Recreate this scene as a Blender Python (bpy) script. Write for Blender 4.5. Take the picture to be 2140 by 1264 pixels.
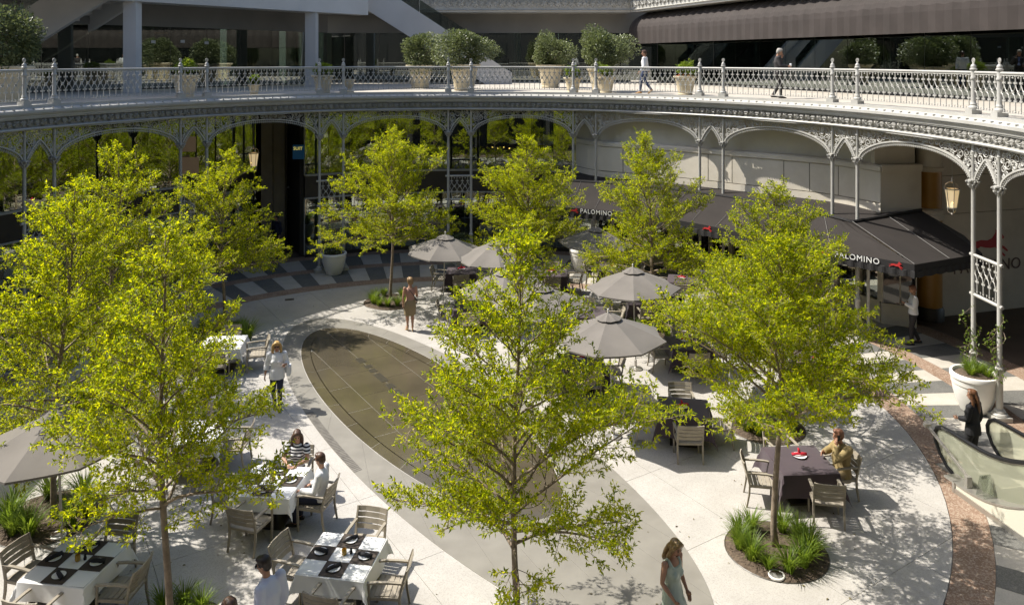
import bpy, bmesh, math, random
import numpy as np
from mathutils import Vector, Matrix
rnd = random.Random(7)
S = bpy.context.scene
COL = S.collection
for o in list(bpy.data.objects):
    bpy.data.objects.remove(o)
R = math.radians
PI = math.pi

# ---------------------------------------------------------------- camera, sky, sun, exposure
FPX, YH, EYE = 1650.0, 124.0, 8.7          # focal length in photo pixels, horizon row, eye height
cd = bpy.data.cameras.new("camera")
cam = bpy.data.objects.new("camera", cd)
COL.objects.link(cam)
cam.location = (0, 0, EYE)
cam.rotation_euler = (R(90), 0, 0)
cd.sensor_fit = 'HORIZONTAL'
cd.sensor_width = 36
cd.lens = FPX / 2140 * 36
cd.shift_y = -(632 - YH) / 2140
cd.clip_end = 1000
S.camera = cam

SUNV = Vector((0.75, -0.18, -1.0)).normalized()      # the way the light travels
W = bpy.data.worlds.new("World")
S.world = W
W.use_nodes = True
wn = W.node_tree
bg = wn.nodes['Background']
sk = wn.nodes.new('ShaderNodeTexSky')
sk.sky_type = 'NISHITA'
sk.sun_disc = False
sk.sun_elevation = math.asin(-SUNV.z)
sk.sun_rotation = math.atan2(-SUNV.x, -SUNV.y)
sk.altitude = 200
sk.air_density = 1.0
sk.dust_density = 2.5
wn.links.new(sk.outputs[0], bg.inputs[0])
bg.inputs[1].default_value = 0.125
sd = bpy.data.lights.new("sun", 'SUN')
sd.energy = 4.8
sd.angle = R(0.5)
sd.color = (1.0, 0.95, 0.87)
sun = bpy.data.objects.new("sun", sd)
COL.objects.link(sun)
sun.location = (-30, 20, 40)
sun.rotation_euler = SUNV.to_track_quat('-Z', 'Y').to_euler()
S.view_settings.view_transform = 'Standard'
S.view_settings.look = 'None'
S.view_settings.gamma = 1
S.view_settings.use_curve_mapping = False
S.view_settings.exposure = 0.68
S.render.engine = 'CYCLES'
try:
    S.cycles.max_bounces = 10
    S.cycles.diffuse_bounces = 6
    S.cycles.glossy_bounces = 3
    S.cycles.transparent_max_bounces = 16
    S.cycles.caustics_reflective = False
    S.cycles.caustics_refractive = False
    S.cycles.use_denoising = True
    S.cycles.denoiser = 'OPENIMAGEDENOISE'
    S.cycles.sample_clamp_indirect = 8
except Exception:
    pass

# ---------------------------------------------------------------- helpers
def G(px, py, z=0.0):
    """a pixel of the photograph on the horizontal plane z, as a world point"""
    y = FPX * (EYE - z) / (py - YH)
    return Vector(((px - 1070) * y / FPX, y, z))

def tag(o, label=None, cat=None, group=None, kind=None):
    if label: o['label'] = label
    if cat: o['category'] = cat
    if group: o['group'] = group
    if kind: o['kind'] = kind
    return o

def thing(name, label, cat, loc=(0, 0, 0), rz=0.0, group=None):
    o = bpy.data.objects.new(name, None)
    o.empty_display_size = 0.2
    COL.objects.link(o)
    o.location = loc
    o.rotation_euler = (0, 0, rz)
    return tag(o, label, cat, group)

def empty(name, parent):
    o = bpy.data.objects.new(name, None)
    COL.objects.link(o)
    o.parent = parent
    return o

def inst(name, mesh, parent=None, loc=(0, 0, 0), rz=0.0, scale=None, mw=None):
    o = bpy.data.objects.new(name, mesh)
    COL.objects.link(o)
    if parent: o.parent = parent
    if mw is not None:
        o.matrix_local = mw
    else:
        o.location = loc
        o.rotation_euler = (0, 0, rz)
        if scale is not None: o.scale = scale
    return o

def copy_tree(o, parent=None):
    c = o.copy()
    COL.objects.link(c)
    c.parent = parent
    for ch in o.children:
        copy_tree(ch, c)
    return c

class MB:
    def __init__(s):
        s.v = []; s.f = []; s.m = []; s.mi = 0
    def add(s, vs, fs):
        b = len(s.v)
        s.v.extend([tuple(p) for p in vs])
        for f in fs:
            s.f.append(tuple(i + b for i in f)); s.m.append(s.mi)
        return s
    def box(s, c, d, M=None):
        x, y, z = d[0] / 2, d[1] / 2, d[2] / 2
        vs = [Vector((c[0] + i * x, c[1] + j * y, c[2] + k * z)) for k in (-1, 1) for j in (-1, 1) for i in (-1, 1)]
        if M: vs = [M @ v for v in vs]
        return s.add(vs, [(0, 2, 3, 1), (4, 5, 7, 6), (0, 1, 5, 4), (2, 6, 7, 3), (0, 4, 6, 2), (1, 3, 7, 5)])
    def bar(s, a, b, w, h, up=(0, 0, 1)):
        """a rectangular bar from a to b: w across, h along up"""
        a, b = Vector(a), Vector(b)
        t = (b - a).normalized()
        u = Vector(up)
        x = t.cross(u)
        if x.length < 1e-4: x = t.cross(Vector((1, 0, 0)))
        x.normalize(); u = x.cross(t).normalized()
        vs = [p + x * (i * w / 2) + u * (j * h / 2) for p in (a, b) for j in (-1, 1) for i in (-1, 1)]
        return s.add(vs, [(0, 1, 3, 2), (4, 6, 7, 5), (0, 4, 5, 1), (2, 3, 7, 6), (0, 2, 6, 4), (1, 5, 7, 3)])
    def tube(s, pts, rad, n=6, cap=True, closed=False, sq=None):
        pts = [Vector(p) for p in pts]
        k = len(pts)
        if not hasattr(rad, '__len__'): rad = [rad] * k
        vs = []; x = None
        for i, p in enumerate(pts):
            if closed: t = pts[(i + 1) % k] - pts[i - 1]
            else: t = pts[min(i + 1, k - 1)] - pts[max(i - 1, 0)]
            if t.length < 1e-9: t = Vector((0, 0, 1))
            t.normalize()
            if x is None:
                x = t.orthogonal().normalized() if sq is None else Vector(sq).normalized()
            x = (x - t * x.dot(t))
            if x.length < 1e-6: x = t.orthogonal()
            x.normalize(); y = t.cross(x)
            r = rad[i]
            ra, rb = (r if hasattr(r, '__len__') else (r, r))
            for j in range(n):
                q = 2 * PI * (j + 0.5) / n
                vs.append(p + x * (ra * math.cos(q)) + y * (rb * math.sin(q)))
        fs = []
        for i in range(k if closed else k - 1):
            i2 = (i + 1) % k
            for j in range(n):
                fs.append((i * n + j, i * n + (j + 1) % n, i2 * n + (j + 1) % n, i2 * n + j))
        if cap and not closed:
            fs.append(tuple(range(n - 1, -1, -1)))
            fs.append(tuple((k - 1) * n + j for j in range(n)))
        return s.add(vs, fs)
    def lathe(s, prof, n=16, c=(0, 0, 0), sy=1.0):
        vs = []
        for r, z in prof:
            for j in range(n):
                q = 2 * PI * j / n
                vs.append((c[0] + r * math.cos(q), c[1] + sy * r * math.sin(q), c[2] + z))
        fs = []
        for i in range(len(prof) - 1):
            for j in range(n):
                fs.append((i * n + j, i * n + (j + 1) % n, (i + 1) * n + (j + 1) % n, (i + 1) * n + j))
        fs.append(tuple(range(n - 1, -1, -1)))
        fs.append(tuple((len(prof) - 1) * n + j for j in range(n)))
        return s.add(vs, fs)
    def ball(s, c, r, n=8, m=5):
        if not hasattr(r, '__len__'): r = (r, r, r)
        vs = [(c[0], c[1], c[2] - r[2])]
        for i in range(1, m):
            a = -PI / 2 + PI * i / m
            for j in range(n):
                q = 2 * PI * j / n
                vs.append((c[0] + r[0] * math.cos(a) * math.cos(q), c[1] + r[1] * math.cos(a) * math.sin(q), c[2] + r[2] * math.sin(a)))
        vs.append((c[0], c[1], c[2] + r[2]))
        fs = [(0, 1 + (j + 1) % n, 1 + j) for j in range(n)]
        for i in range(m - 2):
            for j in range(n):
                a = 1 + i * n + j; b = 1 + i * n + (j + 1) % n
                fs.append((a, b, b + n, a + n))
        t = len(vs) - 1
        fs += [(t, 1 + (m - 2) * n + j, 1 + (m - 2) * n + (j + 1) % n) for j in range(n)]
        return s.add(vs, fs)
    def prism(s, poly, z0, z1, bevel=0.0):
        """poly: 2D points (counter-clockwise); a slab from z0 to z1"""
        n = len(poly)
        if bevel:
            c = Vector((sum(p[0] for p in poly) / n, sum(p[1] for p in poly) / n))
        vs = [(p[0], p[1], z0) for p in poly] + [(p[0], p[1], z1) for p in poly]
        fs = [tuple(range(n - 1, -1, -1)), tuple(range(n, 2 * n))]
        fs += [(i, (i + 1) % n, n + (i + 1) % n, n + i) for i in range(n)]
        return s.add(vs, fs)
    def merge(s, o, M=None):
        b = len(s.v)
        s.v.extend([tuple(M @ Vector(p)) for p in o.v] if M else o.v)
        s.f.extend([tuple(i + b for i in f) for f in o.f]); s.m.extend(o.m)
        return s
    def mesh(s, name, mats, smooth=False, angle=None):
        me = bpy.data.meshes.new(name)
        me.from_pydata([tuple(p) for p in s.v], [], s.f)
        if not hasattr(mats, '__len__'): mats = [mats]
        for m in mats: me.materials.append(m)
        if len(mats) > 1: me.polygons.foreach_set('material_index', s.m)
        if smooth:
            me.polygons.foreach_set('use_smooth', [True] * len(s.f))
            if angle is not None:
                try: me.set_sharp_from_angle(angle=R(angle))
                except Exception: pass
        me.update()
        return me
    def build(s, name, mats, parent=None, smooth=False, angle=None, loc=(0, 0, 0), rz=0.0):
        o = bpy.data.objects.new(name, s.mesh(name, mats, smooth, angle))
        COL.objects.link(o)
        if parent: o.parent = parent
        o.location = loc
        o.rotation_euler = (0, 0, rz)
        return o

def np_mesh(name, V, F, mats, smooth=False):
    """V (n,3) float array, F (m,k) int array, all faces alike"""
    me = bpy.data.meshes.new(name)
    n, (m, k) = len(V), F.shape
    me.vertices.add(n); me.vertices.foreach_set('co', np.asarray(V, np.float32).ravel())
    me.loops.add(m * k); me.loops.foreach_set('vertex_index', F.astype(np.int32).ravel())
    me.polygons.add(m)
    me.polygons.foreach_set('loop_start', np.arange(0, m * k, k, dtype=np.int32))
    try: me.polygons.foreach_set('loop_total', np.full(m, k, np.int32))
    except Exception: pass
    for mt in (mats if hasattr(mats, '__len__') else [mats]): me.materials.append(mt)
    me.update(calc_edges=True); me.validate()
    if smooth: me.polygons.foreach_set('use_smooth', [True] * m)
    return me

# ---------------------------------------------------------------- materials
def mat(name, col, rough=0.6, col2=None, scale=4.0, detail=4.0, bump=0.0, bscale=None, metal=0.0, spec=0.5,
        speck=None, speck_scale=220.0, speck_amt=0.4, coat=0.0, sheen=0.0, noise_lo=0.35, noise_hi=0.65, stain=None, emit=None, estr=0.0):
    m = bpy.data.materials.new(name)
    m.use_nodes = True
    nt = m.node_tree; N = nt.nodes; L = nt.links
    b = N['Principled BSDF']
    b.inputs['Base Color'].default_value = (*col, 1)
    b.inputs['Roughness'].default_value = rough
    b.inputs['Metallic'].default_value = metal
    b.inputs['Specular IOR Level'].default_value = spec
    if coat:
        b.inputs['Coat Weight'].default_value = coat
        b.inputs['Coat Roughness'].default_value = 0.06
    if sheen: b.inputs['Sheen Weight'].default_value = sheen
    if emit:
        b.inputs['Emission Color'].default_value = (*emit, 1)
        b.inputs['Emission Strength'].default_value = estr
    tc = None
    def coord():
        nonlocal tc
        if tc is None:
            tc = N.new('ShaderNodeNewGeometry')
        return tc.outputs['Position']
    out = None
    if col2 is not None:
        nz = N.new('ShaderNodeTexNoise'); nz.inputs['Scale'].default_value = scale; nz.inputs['Detail'].default_value = detail
        L.new(coord(), nz.inputs['Vector'])
        mr = N.new('ShaderNodeMapRange'); mr.inputs[1].default_value = noise_lo; mr.inputs[2].default_value = noise_hi
        L.new(nz.outputs['Fac'], mr.inputs[0])
        mx = N.new('ShaderNodeMix'); mx.data_type = 'RGBA'
        mx.inputs['A'].default_value = (*col, 1); mx.inputs['B'].default_value = (*col2, 1)
        L.new(mr.outputs[0], mx.inputs['Factor'])
        out = mx.outputs['Result']
    if stain is not None:
        nz = N.new('ShaderNodeTexNoise'); nz.inputs['Scale'].default_value = 0.42; nz.inputs['Detail'].default_value = 9; nz.inputs['Roughness'].default_value = 0.72
        L.new(coord(), nz.inputs['Vector'])
        mr = N.new('ShaderNodeMapRange'); mr.inputs[1].default_value = 0.46; mr.inputs[2].default_value = 0.72; mr.inputs[4].default_value = 0.75
        L.new(nz.outputs['Fac'], mr.inputs[0])
        mx = N.new('ShaderNodeMix'); mx.data_type = 'RGBA'
        if out is not None: L.new(out, mx.inputs['A'])
        else: mx.inputs['A'].default_value = (*col, 1)
        mx.inputs['B'].default_value = (*stain, 1)
        L.new(mr.outputs[0], mx.inputs['Factor'])
        out = mx.outputs['Result']
    if speck is not None:
        vz = N.new('ShaderNodeTexVoronoi'); vz.inputs['Scale'].default_value = speck_scale
        L.new(coord(), vz.inputs['Vector'])
        sep = N.new('ShaderNodeSeparateColor'); L.new(vz.outputs['Color'], sep.inputs[0])
        mr = N.new('ShaderNodeMapRange'); mr.inputs[1].default_value = 0.45; mr.inputs[2].default_value = 1.0
        mr.inputs[4].default_value = speck_amt
        L.new(sep.outputs[0], mr.inputs[0])
        mx = N.new('ShaderNodeMix'); mx.data_type = 'RGBA'
        if out is not None: L.new(out, mx.inputs['A'])
        else: mx.inputs['A'].default_value = (*col, 1)
        mx.inputs['B'].default_value = (*speck, 1)
        L.new(mr.outputs[0], mx.inputs['Factor'])
        out = mx.outputs['Result']
    if out is not None: L.new(out, b.inputs['Base Color'])
    if bump:
        nz = N.new('ShaderNodeTexNoise'); nz.inputs['Scale'].default_value = bscale or scale * 6; nz.inputs['Detail'].default_value = 3
        L.new(coord(), nz.inputs['Vector'])
        bp = N.new('ShaderNodeBump'); bp.inputs['Strength'].default_value = bump; bp.inputs['Distance'].default_value = 0.01
        L.new(nz.outputs['Fac'], bp.inputs['Height'])
        L.new(bp.outputs[0], b.inputs['Normal'])
    return m

def leaf_mat(name, c1, c2, t1, t2, tw=0.5, rough=0.45, spec=0.4):
    m = bpy.data.materials.new(name)
    m.use_nodes = True
    nt = m.node_tree; N = nt.nodes; L = nt.links
    b = N['Principled BSDF']; out = N['Material Output']
    g = N.new('ShaderNodeNewGeometry')
    def mixc(a, c):
        mx = N.new('ShaderNodeMix'); mx.data_type = 'RGBA'
        mx.inputs['A'].default_value = (*a, 1); mx.inputs['B'].default_value = (*c, 1)
        L.new(g.outputs['Random Per Island'], mx.inputs['Factor'])
        return mx.outputs['Result']
    L.new(mixc(c1, c2), b.inputs['Base Color'])
    b.inputs['Roughness'].default_value = rough
    b.inputs['Specular IOR Level'].default_value = spec
    tr = N.new('ShaderNodeBsdfTranslucent')
    L.new(mixc(t1, t2), tr.inputs['Color'])
    ms = N.new('ShaderNodeMixShader'); ms.inputs[0].default_value = tw
    L.new(b.outputs[0], ms.inputs[1]); L.new(tr.outputs[0], ms.inputs[2])
    L.new(ms.outputs[0], out.inputs['Surface'])
    return m

def glass_mat(name, tint, refl=0.25, rcol=(0.9, 0.95, 0.9), rough=0.0):
    """thin tinted pane: part mirror, part see-through"""
    m = bpy.data.materials.new(name)
    m.use_nodes = True
    nt = m.node_tree; N = nt.nodes; L = nt.links
    for n in list(N):
        if n.type == 'BSDF_PRINCIPLED': N.remove(n)
    out = N['Material Output']
    tr = N.new('ShaderNodeBsdfTransparent'); tr.inputs[0].default_value = (*tint, 1)
    gl = N.new('ShaderNodeBsdfGlossy'); gl.inputs['Color'].default_value = (*rcol, 1); gl.inputs['Roughness'].default_value = rough
    lw = N.new('ShaderNodeLayerWeight'); lw.inputs[0].default_value = 0.35
    mr = N.new('ShaderNodeMapRange'); mr.inputs[3].default_value = refl; mr.inputs[4].default_value = min(1, refl + 0.6)
    L.new(lw.outputs['Fresnel'], mr.inputs[0])
    ms = N.new('ShaderNodeMixShader')
    L.new(mr.outputs[0], ms.inputs[0]); L.new(tr.outputs[0], ms.inputs[1]); L.new(gl.outputs[0], ms.inputs[2])
    L.new(ms.outputs[0], out.inputs['Surface'])
    return m

def frost_mat(name, col):
    m = bpy.data.materials.new(name); m.use_nodes = True
    nt = m.node_tree; N = nt.nodes; L = nt.links
    b = N['Principled BSDF']; b.inputs['Base Color'].default_value = (*col, 1); b.inputs['Roughness'].default_value = 0.08
    tl = N.new('ShaderNodeBsdfTranslucent'); tl.inputs[0].default_value = (*col, 1)
    tr = N.new('ShaderNodeBsdfTransparent'); tr.inputs[0].default_value = (0.92, 0.93, 0.86, 1)
    a = N.new('ShaderNodeMixShader'); a.inputs[0].default_value = 0.5
    L.new(b.outputs[0], a.inputs[1]); L.new(tl.outputs[0], a.inputs[2])
    c = N.new('ShaderNodeMixShader'); c.inputs[0].default_value = 0.4
    L.new(tr.outputs[0], c.inputs[1]); L.new(a.outputs[0], c.inputs[2])
    L.new(c.outputs[0], N['Material Output'].inputs['Surface'])
    return m

M = dict(
    joint=mat('paving_bed', (0.24, 0.23, 0.20), 0.9),
    concrete=mat('light_concrete', (0.40, 0.38, 0.347), 0.8, (0.465, 0.442, 0.404), 1.3, speck=(0.28, 0.255, 0.22), speck_scale=70, speck_amt=0.6, stain=(0.36, 0.335, 0.30), bump=0.15, bscale=120),
    border=mat('grey_stone', (0.195, 0.181, 0.152), 0.75, (0.235, 0.22, 0.186), 2.0, stain=(0.18, 0.167, 0.14), speck=(0.2, 0.19, 0.17), speck_scale=110, speck_amt=0.5),
    brick=mat('grey_brick', (0.12, 0.11, 0.095), 0.8, (0.19, 0.175, 0.15), 5.0),
    pooltile=mat('dark_wet_stone', (0.068, 0.057, 0.037), 0.12, (0.097, 0.081, 0.052), 0.7, coat=0.0, spec=0.42),
    grate=mat('dark_grate', (0.06, 0.052, 0.035), 0.45),
    brown=mat('brown_pebble_paving', (0.20, 0.125, 0.08), 0.85, (0.26, 0.17, 0.115), 2.0, speck=(0.44, 0.36, 0.28), speck_scale=42, speck_amt=0.75, bump=0.4, bscale=60),
    dark=mat('dark_aggregate', (0.095, 0.095, 0.085), 0.8, (0.125, 0.122, 0.11), 2.0, speck=(0.3, 0.29, 0.26), speck_scale=80, speck_amt=0.4),
    light=mat('pale_aggregate', (0.42, 0.39, 0.33), 0.8, (0.48, 0.445, 0.385), 2.0, speck=(0.3, 0.27, 0.22), speck_scale=80, speck_amt=0.45),
    iron=mat('grey_white_iron_paint', (0.39, 0.38, 0.345), 0.45, (0.45, 0.44, 0.405), 1.5, bump=0.05, bscale=30),
    iron_ceiling=mat('warm_ceiling_paint', (0.42, 0.39, 0.32), 0.7),
    cream=mat('cream_stucco', (0.60, 0.55, 0.455), 0.75, (0.65, 0.60, 0.50), 0.8, stain=(0.47, 0.42, 0.33), bump=0.1, bscale=40),
    cream_joint=mat('stucco_joint', (0.22, 0.19, 0.15), 0.9),
    white_wall=mat('white_panel_wall', (0.50, 0.49, 0.47), 0.6, (0.55, 0.54, 0.52), 0.7),
    grey_wall=mat('grey_wall', (0.17, 0.165, 0.155), 0.7, (0.2, 0.195, 0.18), 0.6),
    terrace=mat('terrace_concrete', (0.41, 0.375, 0.315), 0.8, (0.48, 0.44, 0.375), 0.9, speck=(0.36, 0.33, 0.28), speck_scale=60, speck_amt=0.4),
    fascia=mat('dark_brown_fascia', (0.028, 0.023, 0.019), 0.45, (0.036, 0.03, 0.025), 2.0),
    frame=mat('pale_window_frame', (0.40, 0.40, 0.37), 0.4),
    frame_dark=mat('dark_window_frame', (0.05, 0.05, 0.047), 0.35),
    glass=glass_mat('tinted_glass', (0.62, 0.68, 0.58), 0.32),
    glass_up=glass_mat('terrace_glass', (0.4, 0.45, 0.43), 0.16),
    glass_pale=frost_mat('frosted_balustrade_glass', (0.76, 0.77, 0.63)),
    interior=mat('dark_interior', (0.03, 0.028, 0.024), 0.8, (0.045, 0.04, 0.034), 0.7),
    dim_stone=mat('dim_stone', (0.24, 0.21, 0.16), 0.8, (0.3, 0.26, 0.2), 1.5),
    dark_pane=mat('dark_window_glass', (0.012, 0.012, 0.011), 0.04, spec=0.8),
    inner_col=mat('pale_green_column', (0.42, 0.50, 0.42), 0.5),
    warm=mat('lit_display', (0.34, 0.28, 0.2), 0.6, emit=(1.0, 0.7, 0.45), estr=0.03),
    awning=mat('dark_canvas', (0.021, 0.017, 0.0145), 0.8, (0.027, 0.022, 0.019), 1.0, bump=0.35, bscale=3.5, sheen=0.06, spec=0.25),
    awning_up=mat('brown_grey_canvas', (0.036, 0.029, 0.0255), 0.75, (0.046, 0.037, 0.033), 1.2, bump=0.2, bscale=6, sheen=0.06, spec=0.25),
    canvas_black=mat('black_canvas', (0.012, 0.011, 0.011), 0.75),
    canvas=mat('grey_umbrella_canvas', (0.138, 0.124, 0.106), 0.85, (0.16, 0.144, 0.124), 2.0, sheen=0.1, bump=0.3, bscale=5),
    yellow=mat('ochre_column', (0.34, 0.17, 0.022), 0.4, (0.38, 0.195, 0.03), 2.0),
    white_letter=mat('white_lettering', (0.75, 0.75, 0.72), 0.6),
    dark_letter=mat('dark_lettering', (0.10, 0.06, 0.045), 0.6),
    red=mat('red_emblem', (0.42, 0.02, 0.02), 0.6),
    blue_sign=mat('blue_sign', (0.01, 0.06, 0.14), 0.4, emit=(0.02, 0.2, 0.45), estr=0.03),
    yellow_letter=mat('yellow_lettering', (0.7, 0.6, 0.1), 0.5, emit=(1, 0.85, 0.2), estr=0.3),
    pot_white=mat('white_pot_glaze', (0.76, 0.74, 0.69), 0.5, (0.80, 0.78, 0.73), 1.5),
    pot_cream=mat('cream_cast_pot', (0.58, 0.50, 0.34), 0.7, (0.64, 0.56, 0.40), 1.6, bump=0.1, bscale=25),
    soil=mat('bark_mulch', (0.06, 0.042, 0.028), 0.95, (0.13, 0.095, 0.065), 22.0, bump=1.0, bscale=70),
    bark=mat('tree_bark', (0.17, 0.13, 0.095), 0.85, (0.26, 0.205, 0.15), 9.0, bump=0.5, bscale=45),
    leaf=leaf_mat('spring_leaf', (0.05, 0.088, 0.002), (0.23, 0.27, 0.008), (0.28, 0.41, 0.002), (1.0, 0.95, 0.01), 0.55, 0.42, 0.22),  # random tones spread wide to simulate shaded gaps and bright leaf highlights
    dry_leaf=leaf_mat('dry_leaf', (0.12, 0.09, 0.03), (0.2, 0.17, 0.06), (0.15, 0.12, 0.04), (0.2, 0.17, 0.06), 0.2),
    grass=leaf_mat('strap_leaf', (0.075, 0.13, 0.014), (0.17, 0.24, 0.028), (0.2, 0.32, 0.02), (0.36, 0.44, 0.04), 0.45),
    shrub=leaf_mat('holly_leaf', (0.085, 0.105, 0.04), (0.22, 0.25, 0.115), (0.13, 0.17, 0.05), (0.24, 0.28, 0.09), 0.3, 0.38, 0.5),
    fern=leaf_mat('bright_fern_leaf', (0.1, 0.16, 0.012), (0.17, 0.23, 0.02), (0.2, 0.3, 0.02), (0.3, 0.36, 0.03), 0.45),
    wood=mat('weathered_teak', (0.27, 0.235, 0.18), 0.7, (0.34, 0.30, 0.235), 5.0, bump=0.1, bscale=60),
    cloth_white=mat('white_table_linen', (0.74, 0.74, 0.72), 0.85, sheen=0.1, bump=0.15, bscale=9),
    cloth_dark=mat('aubergine_table_linen', (0.042, 0.026, 0.033), 0.8, (0.05, 0.031, 0.039), 3.0, sheen=0.25, bump=0.15, bscale=9),
    mat_dark=mat('brown_woven_mat', (0.045, 0.033, 0.024), 0.8, (0.06, 0.045, 0.033), 60),
    plate=mat('white_china', (0.75, 0.75, 0.74), 0.2),
    napkin_black=mat('black_napkin', (0.012, 0.012, 0.015), 0.85),
    napkin_red=mat('red_napkin', (0.5, 0.012, 0.03), 0.8),
    steel=mat('brushed_metal', (0.45, 0.43, 0.39), 0.35, metal=0.7),
    pole=mat('pale_pole', (0.55, 0.53, 0.48), 0.4),
    rubber=mat('black_handrail', (0.012, 0.012, 0.012), 0.4),
    acrylic=glass_mat('clear_acrylic', (0.97, 0.97, 0.97), 0.02),
    esc_panel=mat('cream_side_panel', (0.62, 0.60, 0.50), 0.4),
    skin=mat('skin', (0.45, 0.25, 0.165), 0.5),
    skin_tan=mat('tanned_skin', (0.40, 0.215, 0.135), 0.55),
    arcade=mat('dark_brown_floor', (0.10, 0.072, 0.052), 0.6, (0.13, 0.095, 0.07), 1.5),
    lips=mat('lips', (0.30, 0.09, 0.075), 0.5),
    eye=mat('dark_eye', (0.02, 0.015, 0.012), 0.3),
    lamp_glow=mat('lantern_glass', (0.8, 0.7, 0.5), 0.4, emit=(1.0, 0.72, 0.36), estr=0.3),
    lamp_bulb=mat('lantern_flame', (1, 0.8, 0.5), 0.4, emit=(1.0, 0.6, 0.15), estr=3.0),
)
# ---------------------------------------------------------------- plan of the court
EC = (-1.854, 19.2); RX, RY = 13.642, 14.536        # the ring of iron columns
PC = (-2.12, 19.6); PR = 11.41                      # the round concrete floor
ZB = 7.306                                          # top of the balcony kerb
ZT = 7.27                                           # terrace floor

def E(a, d=0.0, z=None):
    a = R(a)
    p = (EC[0] + (RX + d) * math.cos(a), EC[1] + (RY + d) * math.sin(a))
    return p if z is None else Vector((p[0], p[1], z))
def ang_px(px, d=0.0):
    """ring angle (degrees) whose point on the ring offset by d shows at photo column px"""
    s = (px - 1070) / FPX; rx, ry = RX + d, RY + d
    A = s * s / rx ** 2 + 1 / ry ** 2; B = -2 * (s * EC[0] / rx ** 2 + EC[1] / ry ** 2)
    Cc = EC[0] ** 2 / rx ** 2 + EC[1] ** 2 / ry ** 2 - 1
    y = (-B + math.sqrt(B * B - 4 * A * Cc)) / (2 * A)
    return math.degrees(math.atan2((y - EC[1]) / ry, (s * y - EC[0]) / rx))
def arc_angles(a0, a1, step=1.0):
    n = max(1, int(round(abs(a1 - a0) / step)))
    return [a0 + (a1 - a0) * i / n for i in range(n + 1)]
def sweep(mb, prof, a0, a1, step=1.5, closed=True):
    aa = arc_angles(a0, a1, step); k = len(prof)
    vs = [E(a, d, z) for a in aa for d, z in prof]
    fs = []
    for i in range(len(aa) - 1):
        for j in range(k if closed else k - 1):
            fs.append((i * k + j, (i + 1) * k + j, (i + 1) * k + (j + 1) % k, i * k + (j + 1) % k))
    if closed:
        fs.append(tuple(range(k))); fs.append(tuple((len(aa) - 1) * k + j for j in range(k - 1, -1, -1)))
    return mb.add(vs, fs)
def fix_normals(o):
    bm = bmesh.new(); bm.from_mesh(o.data)
    bmesh.ops.recalc_face_normals(bm, faces=bm.faces)
    bm.to_mesh(o.data); bm.free()
    return o
def clip_convex(poly, clip):
    """Sutherland-Hodgman: poly clipped by a convex counter-clockwise polygon"""
    out = list(poly)
    for i in range(len(clip)):
        a, b = clip[i], clip[(i + 1) % len(clip)]
        ins = lambda p: (b[0] - a[0]) * (p[1] - a[1]) - (b[1] - a[1]) * (p[0] - a[0]) >= 0
        src, out = out, []
        for j in range(len(src)):
            p, q = src[j - 1], src[j]
            ip, iq = ins(p), ins(q)
            if ip != iq:
                d1 = (b[0] - a[0]) * (p[1] - a[1]) - (b[1] - a[1]) * (p[0] - a[0])
                d2 = (b[0] - a[0]) * (q[1] - a[1]) - (b[1] - a[1]) * (q[0] - a[0])
                t = d1 / (d1 - d2)
                out.append((p[0] + (q[0] - p[0]) * t, p[1] + (q[1] - p[1]) * t))
            if iq: out.append(q)
        if not out: return []
    return out
def area(p):
    return 0.5 * sum(p[i - 1][0] * p[i][1] - p[i][0] * p[i - 1][1] for i in range(len(p)))
def circle(c, r, n=96, r2=None, rot=0.0):
    cr, sr = math.cos(rot), math.sin(rot); out = []
    for i in range(n):
        q = 2 * PI * i / n
        x, y = r * math.cos(q), (r2 or r) * math.sin(q)
        out.append((c[0] + x * cr - y * sr, c[1] + x * sr + y * cr))
    return out

# ---------------------------------------------------------------- ground
g = MB(); g.prism(circle((0, 30), 400, 64), -0.6, -0.06)
tag(g.build('ground', M['joint']), kind='structure')

AX = math.atan2(-0.8406, 0.5417)                     # long axis of the fountain, about -57 degrees
FC = (-1.95, 19.05); FA, FB = 8.75, 2.50             # outer edge of its grey border
IC = (-2.72, 20.25); IA, IB = 6.25, 1.87             # dark stone inside

plaza = MB(); plaza.prism(circle(PC, PR + 5.4, 128), -0.06, -0.03)
plaza = tag(plaza.build('plaza', M['joint']), kind='structure')
ux = (math.cos(AX), math.sin(AX)); uy = (-ux[1], ux[0])
cc = circle(PC, PR - 0.01, 120)
gp = 0.004
SW, SL = 1.86, 2.33
for i in range(-8, 9):
    for j in range(-8, 9):
        off = 0.0
        q = [((i + a) * SL + (gp if a == 0 else -gp) + off, (j + b - 0.5) * SW + (gp if b == 0 else -gp)) for a, b in ((0, 0), (1, 0), (1, 1), (0, 1))]
        poly = [(FC[0] + x * ux[0] + y * uy[0], FC[1] + x * ux[1] + y * uy[1]) for x, y in q]
        poly = clip_convex(poly, cc)
        if len(poly) < 3 or area(poly) < 0.01: continue
        # slabs wholly under the fountain are left out
        def inside(p):
            dx, dy = p[0] - FC[0], p[1] - FC[1]
            x, y = dx * ux[0] + dy * ux[1], dx * uy[0] + dy * uy[1]
            return (x / FA) ** 2 + (y / FB) ** 2 < 0.98
        if all(inside(p) for p in poly): continue
        m = MB(); m.prism(poly, -0.03, 0.0)
        m.build('slab', M['concrete'], plaza)

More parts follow.
